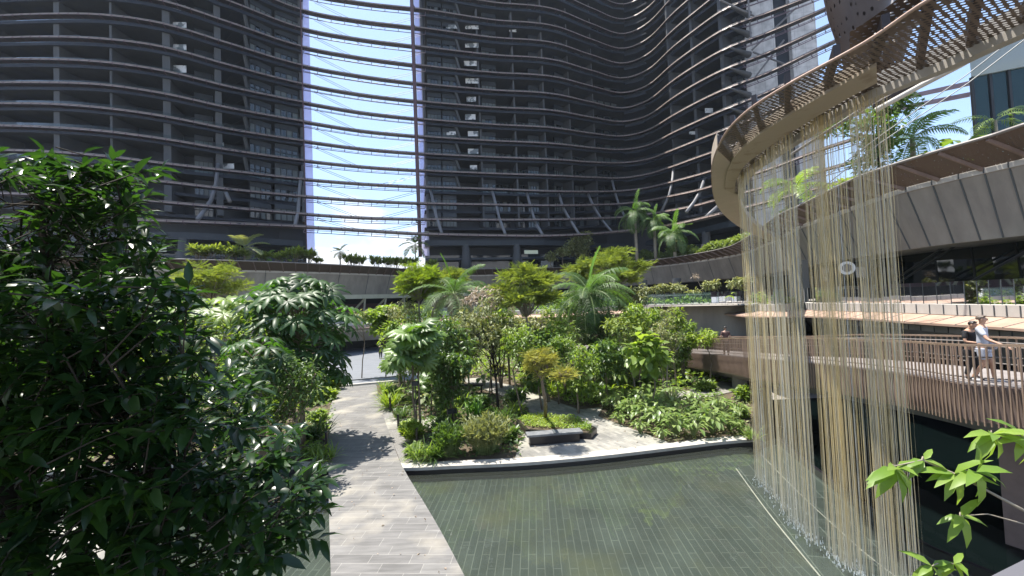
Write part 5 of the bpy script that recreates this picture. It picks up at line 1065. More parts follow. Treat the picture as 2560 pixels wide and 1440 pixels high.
# --- umbrella trees with big palmate leaves
def umbrella(base, cpx, cpy, d, rx, rz, n, label, lm='silver', size=1.15, low=True):
    n = int(n * .8)
    c = P(cpx, cpy, d); base = np.array([c[0] + .1, c[1] + .1, 0.]) if base is None else base; e = empty('umbrella_tree', base, label, 'tree', 'umbrella trees with hand shaped leaves'); ps, ds, us, sz = [], [], [], []; mb = MB()
    topp = c + [0, 0, rz * .25]; mb.tube([base - [0, 0, .05], base * .5 + topp * .5 + [.1, 0, 0], topp], [.13, .10, .05], 9)
    for i in range(n):
        az = 2.4 * i; t = (i + .5) / n; zz = 1 - 1.75 * t if low else 1 - 1.2 * t; r = rx * math.sqrt(max(.03, 1 - (zz * .92) ** 2)) * rng.uniform(.45, 1.12); hd = np.array([math.cos(az), math.sin(az), 0])
        p = c + hd * r + [0, 0, zz * rz + rng.uniform(-.25, .25)]; ps.append(p); ds.append(hd + rng.normal(0, .35, 3) * [1, 1, .3] + np.array([0, 0, -.30 - .6 * t])); us.append(norm(hd * (.25 + .35 * t) + np.array([0, 0, 1.]) + rng.normal(0, .22, 3))); sz.append(size * rng.uniform(.45, 1.0) * (1 - .15 * t))
        hub = c + [0, 0, rz * (.25 - .8 * t)]; mb.tube([hub, (hub + p) / 2 + [0, 0, .12], p], [.014, .011, .008], 4, False)
    V, F, T = scatter(PAL, np.array(ps), np.array(ds), np.array(us), np.array(sz) * .62, rng.uniform(0, 1, n)); np_mesh('crown', V, F, LM[lm], e, T); mb.build('trunk', M['bark'], e, smooth=True)
    return e
umbrella(None, 742, 850, 17.5, 2.3, 2.6, 260, 'large umbrella tree with drooping hand shaped leaves left of the path', size=1.7)
umbrella(None, 535, 800, 17.5, 2.4, .8, 70, 'lower spreading umbrella tree behind the near dark tree', low=False, lm='mid', size=1.6)
umbrella(None, 640, 905, 14, 1.1, .8, 40, 'small umbrella tree between the near tree and the big umbrella tree')

# --- feathery trees
def feathery(base, cx, cy, d, rx, rz, label, lm, ncl, bark='bark_pale', size=.55, ry=None):
    c = P(cx, cy, d); base = np.array([base[0], base[1], 0.]) if base is not None else np.array([c[0], c[1], 0.]); e = empty('feathery_tree', base, label, 'tree', 'feathery leaved trees'); ry = ry or rx * .8
    layers = []
    for i in range(30):
        a = 2.4 * i; r = math.sqrt((i + .5) / 30) * .82; layers.append((c[0] + rx * r * math.cos(a), c[1] + ry * r * math.sin(a), c[2] + rz * rng.uniform(-.95, .95) * math.sqrt(max(.05, 1 - r * r * 1.2)), rx * rng.uniform(.20, .34), ry * rng.uniform(.2, .34), rz * rng.uniform(.07, .14)))
    cl = lobes_points(layers, ncl, .0, .0); V, F, T = clusters(cl, 3, size * .5, FEA, size * .8, .05, .85, .3); np_mesh('crown', V, F, LM[lm], e, T)
    mb = MB(); fk = np.array([c[0], c[1], c[2] - rz * 1.2]); mb.tube([base, base * .5 + fk * .5 + [.08, 0, 0], fk], [.10, .08, .06], 8)
    for l_ in layers: limb(mb, fk, np.array(l_[:3]), .045, .015, .12); [limb(mb, np.array(l_[:3]), cl[rng.integers(len(cl))], .012, .005, .1, 3) for _ in range(2)]
    mb.build('trunk', M[bark], e, smooth=True); return e
feathery(None, 1515, 678, 33, 3.6, 1.75, 'wide yellow green feathery tree in front of the roof terrace', 'yell', 1500)
feathery(G(1372, 1005, 0), 1312, 725, 24, 2.1, 1.35, 'feathery tree on a thin pale trunk in the middle of the garden', 'yell', 900)
feathery(None, 528, 700, 26, 2.1, 1.15, 'light feathery tree in front of the terrace on the left', 'yell', 420)
feathery(None, 1045, 700, 27, 1.5, 1.2, 'yellow feathery tree left of the upright palm frond', 'lime', 520)
feathery(None, 1125, 705, 30, 1.3, 1.0, 'yellow green feathery tree behind the upright palm frond', 'yell', 300)
feathery(G(1364, 1055, 0), 1352, 902, 16.5, .62, .62, 'small yellow leaved tree growing out of the stone planter', 'oran', 210, 'bark', .34)
feathery(G(1412, 985, 0), 1408, 935, 19, .55, .22, 'low orange leaved shrub right of the small yellow tree', 'oran', 90, 'bark', .34)
feathery(None, 1450, 600, 62, 2.4, 1.9, 'rounded light green tree on the roof terrace left of the tall palms', 'olive', 520, 'bark', .9) if False else None

# --- palms
palm('royal_palm', P(1480, 925, 27) * [1, 1, 0], P(1470, 735, 27)[2], 'big royal palm with grey green drooping fronds in the middle of the garden', 'palms', 24, 3.5, trunk_r=.12, bark='bark_dark', nl=38, w=.016, curve=1.65, hang=.55, e1=-.75)
palm('royal_palm', P(1143, 950, 26) * [1, 1, 0], P(1130, 735, 26)[2], 'tall palm with bright upright frond and dry brown fronds left of centre', 'palms', 14, 2.9, trunk_r=.10, nl=34, w=.017, dead=4, bark='bark')
palm('royal_palm', P(1272, 905, 29) * [1, 1, 0], P(1268, 745, 29)[2], 'smaller palm with an unopened spear leaf near the centre', 'palms', 10, 2.4, bark='bark', trunk_r=.07, nl=30, w=.018, dead=2)
TZ = 11.75
def on_terrace(px, d, dz=0): return PZ(px, d * .87, TZ + dz - .05)
def Pt(px, py, d): return P(px, py, d * .87)
for (px, d, cyp, h, lab) in ((1593, 80, 530, 4.6, 'tallest royal palm on the roof terrace with hanging fronds'), (1640, 79, 553, 3.4, 'slimmer royal palm right of the tallest terrace palm'), (1688, 74, 585, 4.2, 'royal palm with drooping fronds above the terrace hedge'),):
    b = on_terrace(px, d); palm('royal_palm', b, Pt(px, cyp, d)[2], lab, 'royal palms on the roof terrace', 15, h, trunk_r=.24, nl=22, curve=1.9, hang=.6, e1=-.7, w=.036, lm='palm')
tp = on_terrace(1445, 85); tree('terrace_tree', tp, Pt(1447, 612, 85), 'rounded light green tree on the roof terrace left of the tall palms', 'tree', [(0, 0, 0, 2.4, 2, 1.7), (1.2, 0, 1.3, 1.5, 1.3, 1.2), (-1.6, 0, -.6, 1.4, 1.3, 1.0), (0, 0, -1.6, 1.6, 1.4, .8)], DIA, 'olive', 240, 8, .7, .55, .14, group=None)
for i, (px, cyp, r_, lab) in enumerate(((1378, 643, 1.0, 'small round frangipani on the terrace edge left of the feathery tree'), (1408, 630, 1.2, 'small umbrella shaped frangipani on the terrace next to the round one'), (1690, 607, 1.3, 'pale leaved frangipani at the foot of the terrace palm'))):
    dd = 83 if px < 1500 else 75; b = on_terrace(px, dd); tree('frangipani', b, Pt(px, cyp, dd), lab, 'tree', [(0, 0, 0, r_, r_, r_ * .6)], DIA, 'olive', 50, 8, .4, .5, .08)
# dracaena row on the far terrace
row = [(497, 652, .9), (522, 648, 1.4), (568, 644, 1.6), (592, 648, 1.2), (655, 648, 1.1), (692, 648, 1.1), (735, 643, 1.6), (770, 643, 1.5), (793, 650, .9), (880, 643, 1.5), (896, 646, 1.3), (945, 644, 1.4), (968, 646, 1.3), (990, 644, 1.4), (1012, 646, 1.3), (1030, 645, 1.4), (1076, 648, 1.2)]
pos_words = ['first', 'second', 'third', 'fourth', 'fifth', 'sixth', 'seventh', 'eighth', 'ninth', 'tenth', 'eleventh', 'twelfth', 'thirteenth', 'fourteenth', 'fifteenth', 'sixteenth', 'seventeenth']
dp = None
for i, (px, py, h) in enumerate(row):
    d = float(np.interp(px, [450, 712, 1042, 1178], [48, 56, 74, 77])) + 2.2; b = on_terrace(px, d, .1); lab = f'spiky dracaena bush on the far roof terrace, {pos_words[i]} from the left'
    if dp is None or i in (3, 9): dp = strap_plant('dracaena_bush', b, lab, 'yell', 300, 1.0, .2, heads=15, head_h=1.3, hr=.95, group='dracaena bushes on the far terrace', cat='shrub', droop=1.0); dp['s'] = h
    else: dp = copy_tree(dp, b, rng.uniform(0, 6), lab, h / 1.4)
for px, cyp, d, h, lm, lab in ((612, 622, 53, 3.2, 'olive', 'pale banana like palm standing over the left terrace bushes'), (851, 630, 64, 1.7, 'olive', 'small lone fan of fronds above the far terrace railing'), (1040, 612, 75, 3.0, 'palm', 'thin palm beside the mast on the far terrace'), (662, 645, 55, 1.5, 'spear', 'small bright frond plant on the left terrace'), (716, 648, 57, 1.3, 'lime', 'small bright fern like plant on the left terrace')):
    b = on_terrace(px, d + 2, 0); palm('terrace_palm', b, Pt(px, cyp, d + 2)[2], lab, None, 9, h, lm, .09, False, nl=13, curve=1.2, w=.06, shaft=False, hang=.25)
# hedge on the terrace right and creeping tip
hp = [r for r in ring if 1585 < 1280 + FPX * r[0] / r[1] < 1905]
i0 = [i for i, r in enumerate(ring) if 1585 < 1280 + FPX * (r[0] * Rv[0] + r[1] * Rv[1]) / r[1] + 20 < 1930]
parts = []
for k_, (o1, o2, n_l, h1) in enumerate(((.35, 3.0, 11000, 2.9),)):
    idx = rng.choice(i0[:-1], n_l); f = rng.uniform(0, 1, n_l); oo = rng.uniform(o1, o2, n_l); P0 = RA[idx] * (1 - f[:, None]) + RA[idx + 1] * f[:, None]; tt = norm((RA[idx + 1] - RA[idx])[:, :2]); nn = np.stack([-tt[:, 1], tt[:, 0]], 1)
    hh = h1 * (1 - ((oo - 1.4) / 2.2) ** 2) * (.85 + .15 * np.sin(P0[:, 0] * 1.7) + .12 * np.sin(P0[:, 0] * 4.1 + 1)); pos = P0.copy(); pos[:, :2] += nn * oo[:, None]; pos[:, 2] += .1 + np.clip(hh, .1, 3) * rng.uniform(.3, 1, n_l) ** .6
    parts.append(scatter(DIA, pos, rdir(n_l, -.5, .8), norm(np.array([0, 0, 1.]) + rdir(n_l) * .6), .5 * rng.uniform(.6, 1.3, n_l), rng.uniform(0, .8, n_l)))
V, F, T = merge(parts); tag(np_mesh('terrace_hedge', V, F, LM['olive2'] if 'olive2' in LM else LM.setdefault('olive2', leafmat('hedge_leaf', (.12, .17, .05), (.26, .33, .10), .35, (1.6, 1.6, .6), .5)), None, T), 'light green hedge of creepers spilling along the terrace edge on the right', 'hedge', None, 'stuff')
# right roof terrace plants behind the falling water
b = on_terrace(2205, 27); tree('terrace_tree', b, Pt(2200, 330, 27), 'dark leafed tree on the right roof terrace behind the falling water', 'tree', [(0, 0, 0, 1.3, 1.2, 1.6), (.6, 0, 1.6, .9, .9, .8), (-.6, 0, -1.5, 1.2, 1, .9), (-2.2, 0, .6, 1.4, 1, .8), (1.6, 0, 1.7, 1.1, .6, .5)], DIA, 'deep', 330, 7, .35, .32, .10, 'bark_dark')
b = on_terrace(2290, 28); palm('royal_palm', b, Pt(2285, 345, 28)[2], 'purple shaded royal palm against the sky on the right terrace', None, 12, 2.7, trunk_r=.13, nl=18, e1=-.4, w=.04)
b = on_terrace(2345, 26); big_leaf_plant('philodendron', b, 'big leaved plant on the right terrace beside the glass pavilion', 'mid', 12, 2.6, .9, spread=.9)
b = on_terrace(2395, 25); big_leaf_plant('philodendron', b, 'dark broad leaved plant leaning over the right terrace rail', 'deep', 14, 2.1, .95, spread=1.2)
b = on_terrace(2500, 24); palm('terrace_palm', b, Pt(2505, 300, 24)[2], 'low palm frond plant in front of the glass pavilion', None, 7, 1.8, 'mid', .06, False, nl=12, shaft=False, e0=.9)
for px, d, h, lab, lmn in ((2125, 31, 2.0, 'bright variegated bush behind the second curtain on the right terrace', 'lime'), (1975, 43, 2.4, 'round green bush at the far corner of the right terrace', 'mid'), (2045, 36, 1.5, 'low green bush on the right terrace behind the water', 'mid'), (2320, 26, 1.0, 'low leafy bush at the foot of the terrace palm', 'mid'), (2250, 27, 1.0, 'low fern bush in front of the dark terrace tree', 'lime'), (2420, 25, .8, 'low bush near the glass pavilion base', 'mid')):
    b = on_terrace(px, d); leaf_bush('terrace_bush', b, lab, lmn, (1.2, .9, h * .5), 70, 7, LAN, .45, 'bushes on the right roof terrace')
b = on_terrace(1995, 42); palm('terrace_palm', b, Pt(1990, 470, 42)[2], 'arching palm at the tip of the right terrace', None, 11, 3.4, 'mid', .1, False, nl=14, w=.05, shaft=False)

# --- middle terrace planting
def mid_at(px, o=1.2):
    u = [(1280 + FPX * (p[0] * Rv[0] + p[1] * Rv[1]) / p[1]) for p in midL]; j = int(np.argmin([abs(a - px) for a in u])); q = sweep_h(midL[max(j - 1, 0):j + 2], [(o, 0)], 1)[1 if j > 0 else 0][0]; return np.array(q)
n_l = 5200; idx = rng.integers(5, len(midL) - 1, n_l); f = rng.uniform(0, 1, n_l); A_ = np.array(midL); P0 = A_[idx] * (1 - f[:, None]) + A_[np.minimum(idx + 1, len(A_) - 1)] * f[:, None]; tt = norm((A_[np.minimum(idx + 1, len(A_) - 1)] - A_[idx] + 1e-6)[:, :2]); nn = np.stack([-tt[:, 1], tt[:, 0]], 1); oo = rng.uniform(.45, 2.3, n_l); pos = P0.copy(); pos[:, :2] += nn * oo[:, None]; pos[:, 2] += .1 + rng.uniform(0, .8, n_l) * (.7 + .3 * np.sin(P0[:, 0] * 2))
V, F, T = scatter(DIA, pos, rdir(n_l, -.4, .8), norm(np.array([0, 0, 1.]) + rdir(n_l) * .6), .30 * rng.uniform(.6, 1.3, n_l), rng.uniform(0, .8, n_l)); tag(np_mesh('middle_hedge', V, F, LM['mid'], None, T), 'leafy hedge behind the glass railing of the middle terrace', 'hedge', None, 'stuff')
for px, cy_, r_, lab in ((1612, 728, .8, 'pale small frangipani farthest left on the middle terrace'), (1652, 722, .9, 'second pale frangipani from the left on the middle terrace'), (1693, 720, .9, 'frangipani in front of the round column on the middle terrace'), (1733, 735, .6, 'low frangipani between two taller ones on the middle terrace'), (1778, 712, .85, 'umbrella shaped frangipani right of the thin bare tree'), (1850, 708, 1.0, 'frangipani with lopsided crown beside the falling water')):
    b = mid_at(px, 2.2); tree('frangipani', b, P(px, cy_, b[1]), lab, 'tree', [(0, 0, 0, r_, r_ * .8, r_ * .45), (r_ * .4, 0, .2, r_ * .5, r_ * .5, r_ * .3)], LANW, 'olive', 42, 8, .22, .34, .06, 'bark_pale', 'frangipani trees on the middle terrace', stems=2, nbranch=8, thin=0)
b = mid_at(1745, 1.8); tree('thin_tree', b, P(1743, 690, b[1]), 'thin nearly bare tree standing on the middle terrace', 'tree', [(0, 0, 0, .45, .4, .2)], DIAN, 'dry', 20, 5, .15, .2, .04, 'bark_pale', fork=.8)
b = mid_at(1822, 1.0); big_leaf_plant('banana_plant', b, 'bright banana plant near the right end of the middle terrace', 'lime', 10, 1.3, .9, tpl_lance(.2, .3), spread=.7)
for px, lab in ((1575, 'lime shrub at the left end of the middle terrace'), (1600, 'lime shrub beside the first frangipani on the middle terrace'), (960, 'yellowish shrub on the far middle terrace left of the palms'), (890, 'yellowish shrub on the far middle terrace above the driveway')):
    b = mid_at(px, 1.6); leaf_bush('terrace_bush', b, lab, 'lime', (1.0, .8, .5), 60, 7, DIA, .3, 'lime shrubs on the middle terrace')

# --- garden trees
def gtree(px, py, cx, cy, r, rz, label, lm, ncl, name='garden_tree', leaf=LAN, size=.22, m=7, tr=.05, bark='bark', stems=1, extra=(), d=None, **kw):
    b = G(px, py, 0) if py else np.array([*P(cx, cy, d)[:2], 0.]); t = P(cx, cy, b[1]); return tree(name, b, t, label, 'tree', [(0, 0, 0, r, r * .85, rz)] + list(extra), leaf, lm, ncl, m, size * .9, size, tr, bark, 'slender trees in the garden', stems, **kw)
gtree(1245, 1022, 1215, 820, 1.75, 1.35, 'twiggy multi branched tree with drooping olive leaves in the island bed', 'olive', 330, size=.21, tr=.085, m=7, bark='bark_dark', fork=.42, nbranch=30, extra=[(-1.0, 0, .6, .9, .8, .7), (1.0, 0, -.5, .9, .8, .9), (.4, 0, 1.3, .9, .8, .5)], droop=-.45, thin=.5)
gtree(1463, 968, 1460, 830, 1.25, .62, 'slender tree with a flat light crown right of the island bed', 'olive', 120, size=.26, bark='bark_pale', extra=[(-.6, 0, -.7, .8, .7, .5), (.5, 0, .4, .7, .6, .4)], stems=2)
gtree(1592, 1000, 1560, 820, 1.1, .75, 'slender yellow green tree standing behind the broad leaf bed', 'yell', 110, size=.28, bark='bark_pale', extra=[(.6, 0, -.8, .7, .6, .6), (-.5, 0, .3, .7, .7, .4)])
gtree(1663, 1005, 1668, 835, .95, .85, 'small leaved tree at the left end of the footbridge', 'olive', 200, leaf=DIA, size=.13, m=10, bark='bark_pale', extra=[(.1, 0, 1.1, .45, .4, .5), (0, 0, -1.3, .5, .5, .9)], stems=2, thin=.2)
gtree(1690, 975, 1692, 800, .5, .8, 'narrow pointed green tree behind the small leaved tree', 'lime', 90, size=.24)
gtree(0, 0, 1765, 845, .95, .55, 'low green tree peeking over the footbridge rail', 'lime', 90, size=.26, d=26)
gtree(0, 0, 1590, 790, .9, .8, 'light green tree in front of the middle terrace coping', 'mid', 100, size=.26, d=24)
gtree(0, 0, 1390, 845, 1.3, 1.1, 'leafy green tree behind the flat crowned slender tree', 'mid', 180, size=.26, d=23)
gtree(0, 0, 1130, 850, 1.1, 1.3, 'dark leafy tree left of the twiggy tree', 'deep', 150, size=.28, d=21)
gtree(0, 0, 1300, 860, 1.1, 1.1, 'mid green tree between the twiggy tree and the yellow tree', 'mid', 150, size=.24, d=21)
gtree(0, 0, 1520, 900, 1.0, 1.2, 'dense dark green tree beside the royal palm trunk', 'deep', 160, size=.3, d=22)
gtree(0, 0, 1010, 780, 1.2, .8, 'olive leaved tree behind the fan palm', 'olive', 120, size=.24, d=27)
gtree(0, 0, 1060, 790, 1.4, 1.0, 'mid green tree behind the fan palm on the right', 'mid', 150, size=.26, d=29)
gtree(0, 0, 1620, 880, .8, .9, 'broad leaved young tree under the left end of the footbridge', 'mid', 60, leaf=BRD, size=.5, m=4, d=20)
gtree(0, 0, 1215, 745, 1.4, .7, 'pale dry leaved tree top above the twiggy tree', 'dry', 120, size=.26, d=24, thin=.5)
gtree(0, 0, 900, 790, 1.2, .5, 'light green bush tree right of the big umbrella tree', 'olive', 70, size=.26, d=34)
# --- taller fill behind and between
fills = [(1000, 850, 1.5, 1.3, 'mid', 26, 'bushy green tree at the far right corner of the path'), (1085, 840, 1.6, 1.5, 'deep', 25, 'bushy dark tree behind the tall fan palm'), (1165, 820, 1.5, 1.4, 'olive', 26, 'bushy olive tree behind the left palm trunk'), (1245, 800, 1.6, 1.4, 'mid', 28, 'bushy green tree behind the twiggy tree'),
         (1330, 815, 1.5, 1.3, 'olive', 27, 'bushy olive tree under the middle feathery tree'), (1405, 790, 1.6, 1.4, 'mid', 29, 'bushy green tree left of the big royal palm'), (1500, 830, 1.5, 1.4, 'deep', 27, 'bushy dark tree under the big royal palm'), (1560, 880, 1.4, 1.2, 'mid', 25, 'bushy green tree right of the big royal palm trunk'),
         (1625, 820, 1.1, 1.2, 'mid', 28, 'leafy tree in front of the middle terrace wall'), (1700, 850, 1.0, 1.0, 'mid', 27, 'leafy tree beside the narrow pointed tree'), (1350, 880, 1.3, 1.2, 'deep', 22, 'dark bush tree behind the small yellow tree'), (1440, 900, 1.3, 1.1, 'mid', 21, 'green bush tree between the slender trunks'), (1120, 915, 1.2, 1.1, 'deep', 20, 'dark bush tree right of the fan palm stems'),
         (1580, 745, 1.6, 1.0, 'olive', 31, 'olive crowned tree right of the big royal palm'), (960, 790, 1.5, .8, 'mid', 34, 'green tree over the driveway edge'), (600, 880, 1.6, 1.5, 'mid', 15, 'green tree left behind the umbrella tree'), (470, 850, 1.8, 1.6, 'lime', 17, 'bright tree behind the near dark tree'), (700, 960, 1.2, 1.1, 'deep', 14, 'dark tree at the foot of the umbrella tree'), (560, 1010, 1.3, 1.2, 'mid', 13, 'green tree low behind the near dark tree')]
for cx, cy_, r_, rz_, lm, d_, lab in fills:
    c = P(cx, cy_, d_); base = np.array([c[0], c[1], 0.]); rr = rnd.uniform(.8, 1.1)
    tree('bushy_tree', base, c, lab, 'tree', [(0, 0, 0, r_, r_ * .8, rz_)] + [(rnd.uniform(-.8, .8) * r_, 0, rnd.uniform(-.8, .8) * rz_, r_ * .5, r_ * .5, rz_ * .45) for _ in range(3)] + [(0, 0, -rz_ * 1.2, r_ * .8, r_ * .7, rz_ * .7)], rnd.choice((LAN, DIA, LANW)), lm, int(230 * rr), 8, .24 * rr, .012 * d_ * rr, .06, 'bark', 'bushy trees filling the garden', rnd.choice((1, 2, 3)), nbranch=14, thin=.35, shell=.25)
# --- fan palms
def fanpalm(px, py, cx, cy, label, n=14, size=.75, stalk=.9, lm='spear', stems=((0, 0),), d=None):
    b = G(px, py, 0); e = empty('fan_palm', b, label, 'palm', 'fan palms'); mb = MB(); ps, ds, us = [], [], []; st = MB()
    for sx, dz in stems:
        t = P(cx, cy, b[1]) + [sx, 0, dz]; st.tube([b + [sx * .6, .05 * sx, 0], (b + t) / 2 + [sx * .8, 0, 0], t], [.055, .045, .045], 8)
        for i in range(n):
            az = 2.4 * i; t_ = i / n; hd = np.array([math.cos(az), math.sin(az), 0]); el = 1.2 - 1.5 * t_; p = t + (hd * math.cos(el) + np.array([0, 0, math.sin(el)])) * stalk * rng.uniform(.7, 1.1); mb.tube([t, (t + p) / 2 + [0, 0, .06], p], [.014, .011, .009], 5, False)
            ps.append(p); ds.append(hd + np.array([0, 0, .5 - 1.1 * t_])); us.append(norm(np.array([0, 0, 1.]) - hd * .5 + rng.normal(0, .25, 3) + np.array([0, -.35, 0])))
    V, F, T = scatter(FAN, np.array(ps), np.array(ds), np.array(us), size * rng.uniform(.75, 1.15, len(ps)), rng.uniform(0, 1, len(ps))); np_mesh('crown', V, F, LM[lm], e, T); mb.build('stalk', M['green_shaft'], e); st.build('trunk', M['bark'], e, smooth=True)
LM['fan'] = leafmat('fan_palm_leaf', (.055, .11, .025), (.16, .25, .06), .4, (1.5, 1.8, .5), .4, .6)
fanpalm(1052, 1090, 1042, 850, 'tall fan palm with pleated leaves on two dark stems in the island bed', 15, .78, .8, 'fan', ((0, 0), (-.22, -.9)))
fanpalm(1005, 965, 1000, 900, 'lower fan palm at the right edge of the path', 9, .6, .7, 'fan', ((0, 0),))
fanpalm(1078, 1035, 1080, 960, 'short fan palm behind the tall one with pale pleated leaves', 8, .5, .6, 'fan')
for px, py, n, h, s, lm, lab, lf in (
    (1000, 955, 14, 1.9, .62, 'mid', 'large elephant ear plant by the path bend', None), (1025, 1010, 14, 1.2, .55, 'mid', 'elephant ear plant behind the fan palm stems', None), (1075, 1020, 12, 1.0, .5, 'olive', 'pale elephant ear plant right of the fan palm stems', None),
    (1165, 1000, 12, 1.1, .5, 'deep', 'dark elephant ear plant in the island bed', None), (1480, 985, 14, 1.9, .7, 'mid', 'tall ginger like plant beside the slender flat crowned tree', 'l'), (1540, 985, 16, 2.3, .95, 'mid', 'large banana plant behind the broad leaf bed', 'l'),
    (1575, 970, 12, 2.0, .9, 'palm', 'grey green banana plant near the footbridge end', 'l'), (1430, 960, 13, 1.7, .7, 'deep', 'dark broad leaved clump behind the orange shrub', None), (1330, 950, 12, 1.3, .5, 'mid', 'leafy clump left of the small yellow tree', 'l'),
    (1640, 960, 10, 1.6, .8, 'mid', 'banana clump under the footbridge end', 'l'), (1495, 955, 15, 2.6, 1.1, 'mid', 'tallest banana clump beside the dark royal palm trunk', 'l'), (1435, 975, 12, 1.8, .8, 'lime', 'bright banana clump left of the flat crowned tree', 'l'), (1095, 985, 12, 1.9, .7, 'palm', 'tall big leaved clump right of the fan palm', None), (1395, 930, 14, 2.4, 1.0, 'deep', 'dark banana clump behind the orange shrub', 'l'), (1615, 1035, 5, .9, .7, 'spear', 'two upright banana shoots in the broad leaf bed', 'l'), (1555, 1010, 9, 1.2, .6, 'lime', 'light green banana sucker at the bed corner', 'l'), (1210, 965, 11, 1.2, .5, 'palm', 'pale clump behind the twiggy tree trunk', None)):
    big_leaf_plant('elephant_ear' if lf is None else 'banana_plant', G(px, py, 0), lab, lm, n, h, s, tpl_lance(.2, .35) if lf else None, None, .6 if lf is None else .8, cat='plant')
# --- strap leaved clumps
for px, py, n, l_, w_, lm, lab in (
    (962, 985, 130, 1.1, .05, 'mid', 'clump of narrow leaves at the right edge of the path, farthest back'), (975, 1020, 150, 1.15, .06, 'lime', 'bright narrow leaved clump at the right edge of the path'), (1055, 1150, 130, .75, .04, 'mid', 'grassy clump at the pond corner of the island bed'),
    (1090, 1148, 120, .8, .05, 'deep', 'dark grassy clump beside the bamboo bush'), (1185, 1040, 90, 1.0, .08, 'spear', 'starburst screw pine above the bamboo bush'), (1255, 1060, 120, .9, .05, 'deep', 'dark strap leaved clump left of the planter'), (1295, 1035, 110, .9, .05, 'mid', 'strap leaved clump behind the planter'),
    (1010, 1045, 80, .7, .05, 'deep', 'dark clump between the two paved links'), (1150, 1015, 90, .9, .07, 'mid', 'fountain shaped clump in the island bed'), (1385, 985, 110, 1.1, .05, 'lime', 'yellow green reed clump in front of the orange shrub'), (1330, 975, 100, 1.0, .05, 'mid', 'reed clump left of the yellow tree trunk'), (1865, 1098, 50, .6, .04, 'mid', 'small grass tuft at the right end of the coping'), (800, 1100, 90, 1.0, .06, 'deep', 'dark strap clump left of the path'), (810, 1155, 80, .7, .05, 'mid', 'grass clump at the left end of the coping')):
    strap_plant('strap_leaf_clump', G(px, py, 0), lab, lm, n, l_, w_, heads=6, head_h=.15, hr=.35, cat='plant')
# bamboo palm bush: many feathery canes
def cane_bush(px, py, n, h, r, lm, label, leafs=.16):
    b = G(px, py, 0); e = empty('bamboo_bush', b, label, 'shrub'); mb = MB(); parts = []
    for i in range(n):
        a = rng.uniform(0, 6.28); q = math.sqrt(rng.uniform(0, 1)); o = b + np.array([math.cos(a), math.sin(a), 0]) * r * .45 * q; t = b + np.array([math.cos(a) * r * q * 1.1, math.sin(a) * r * q * 1.1, h * rng.uniform(.6, 1.05) * (1 - .25 * q)]); mb.tube([o, (o + t) / 2 + [0, 0, .08 * h], t], [.009, .007, .003], 4, False)
        ts = rng.uniform(.25, 1, 15); ps = o + (t - o) * ts[:, None] + np.array([0, 0, .12 * h]) * np.sin(ts * 3.14)[:, None]; dirs = norm(norm(t - o) * .9 + rdir(15) * .75 + np.array([0, 0, .15])); parts.append(scatter(DIAN, ps, dirs, norm(np.array([0, 0, 1.]) + rdir(15) * .5), leafs * rng.uniform(.7, 1.3, 15), np.clip(rng.normal(.5, .25, 15), 0, 1)))
    V, F, T = merge(parts); np_mesh('foliage', V, F, LM[lm], e, T); mb.build('cane', M['green_shaft'], e)
cane_bush(1215, 1130, 170, 1.55, .95, 'olive', 'big feathery bamboo like bush at the pond edge', .24)
cane_bush(1125, 1138, 110, 1.35, .62, 'deep', 'dark feathery bush between the grass clump and the bamboo like bush', .22)
cane_bush(1030, 1110, 70, .9, .45, 'lime', 'bright broad leaved bush along the gravel strip', .26)
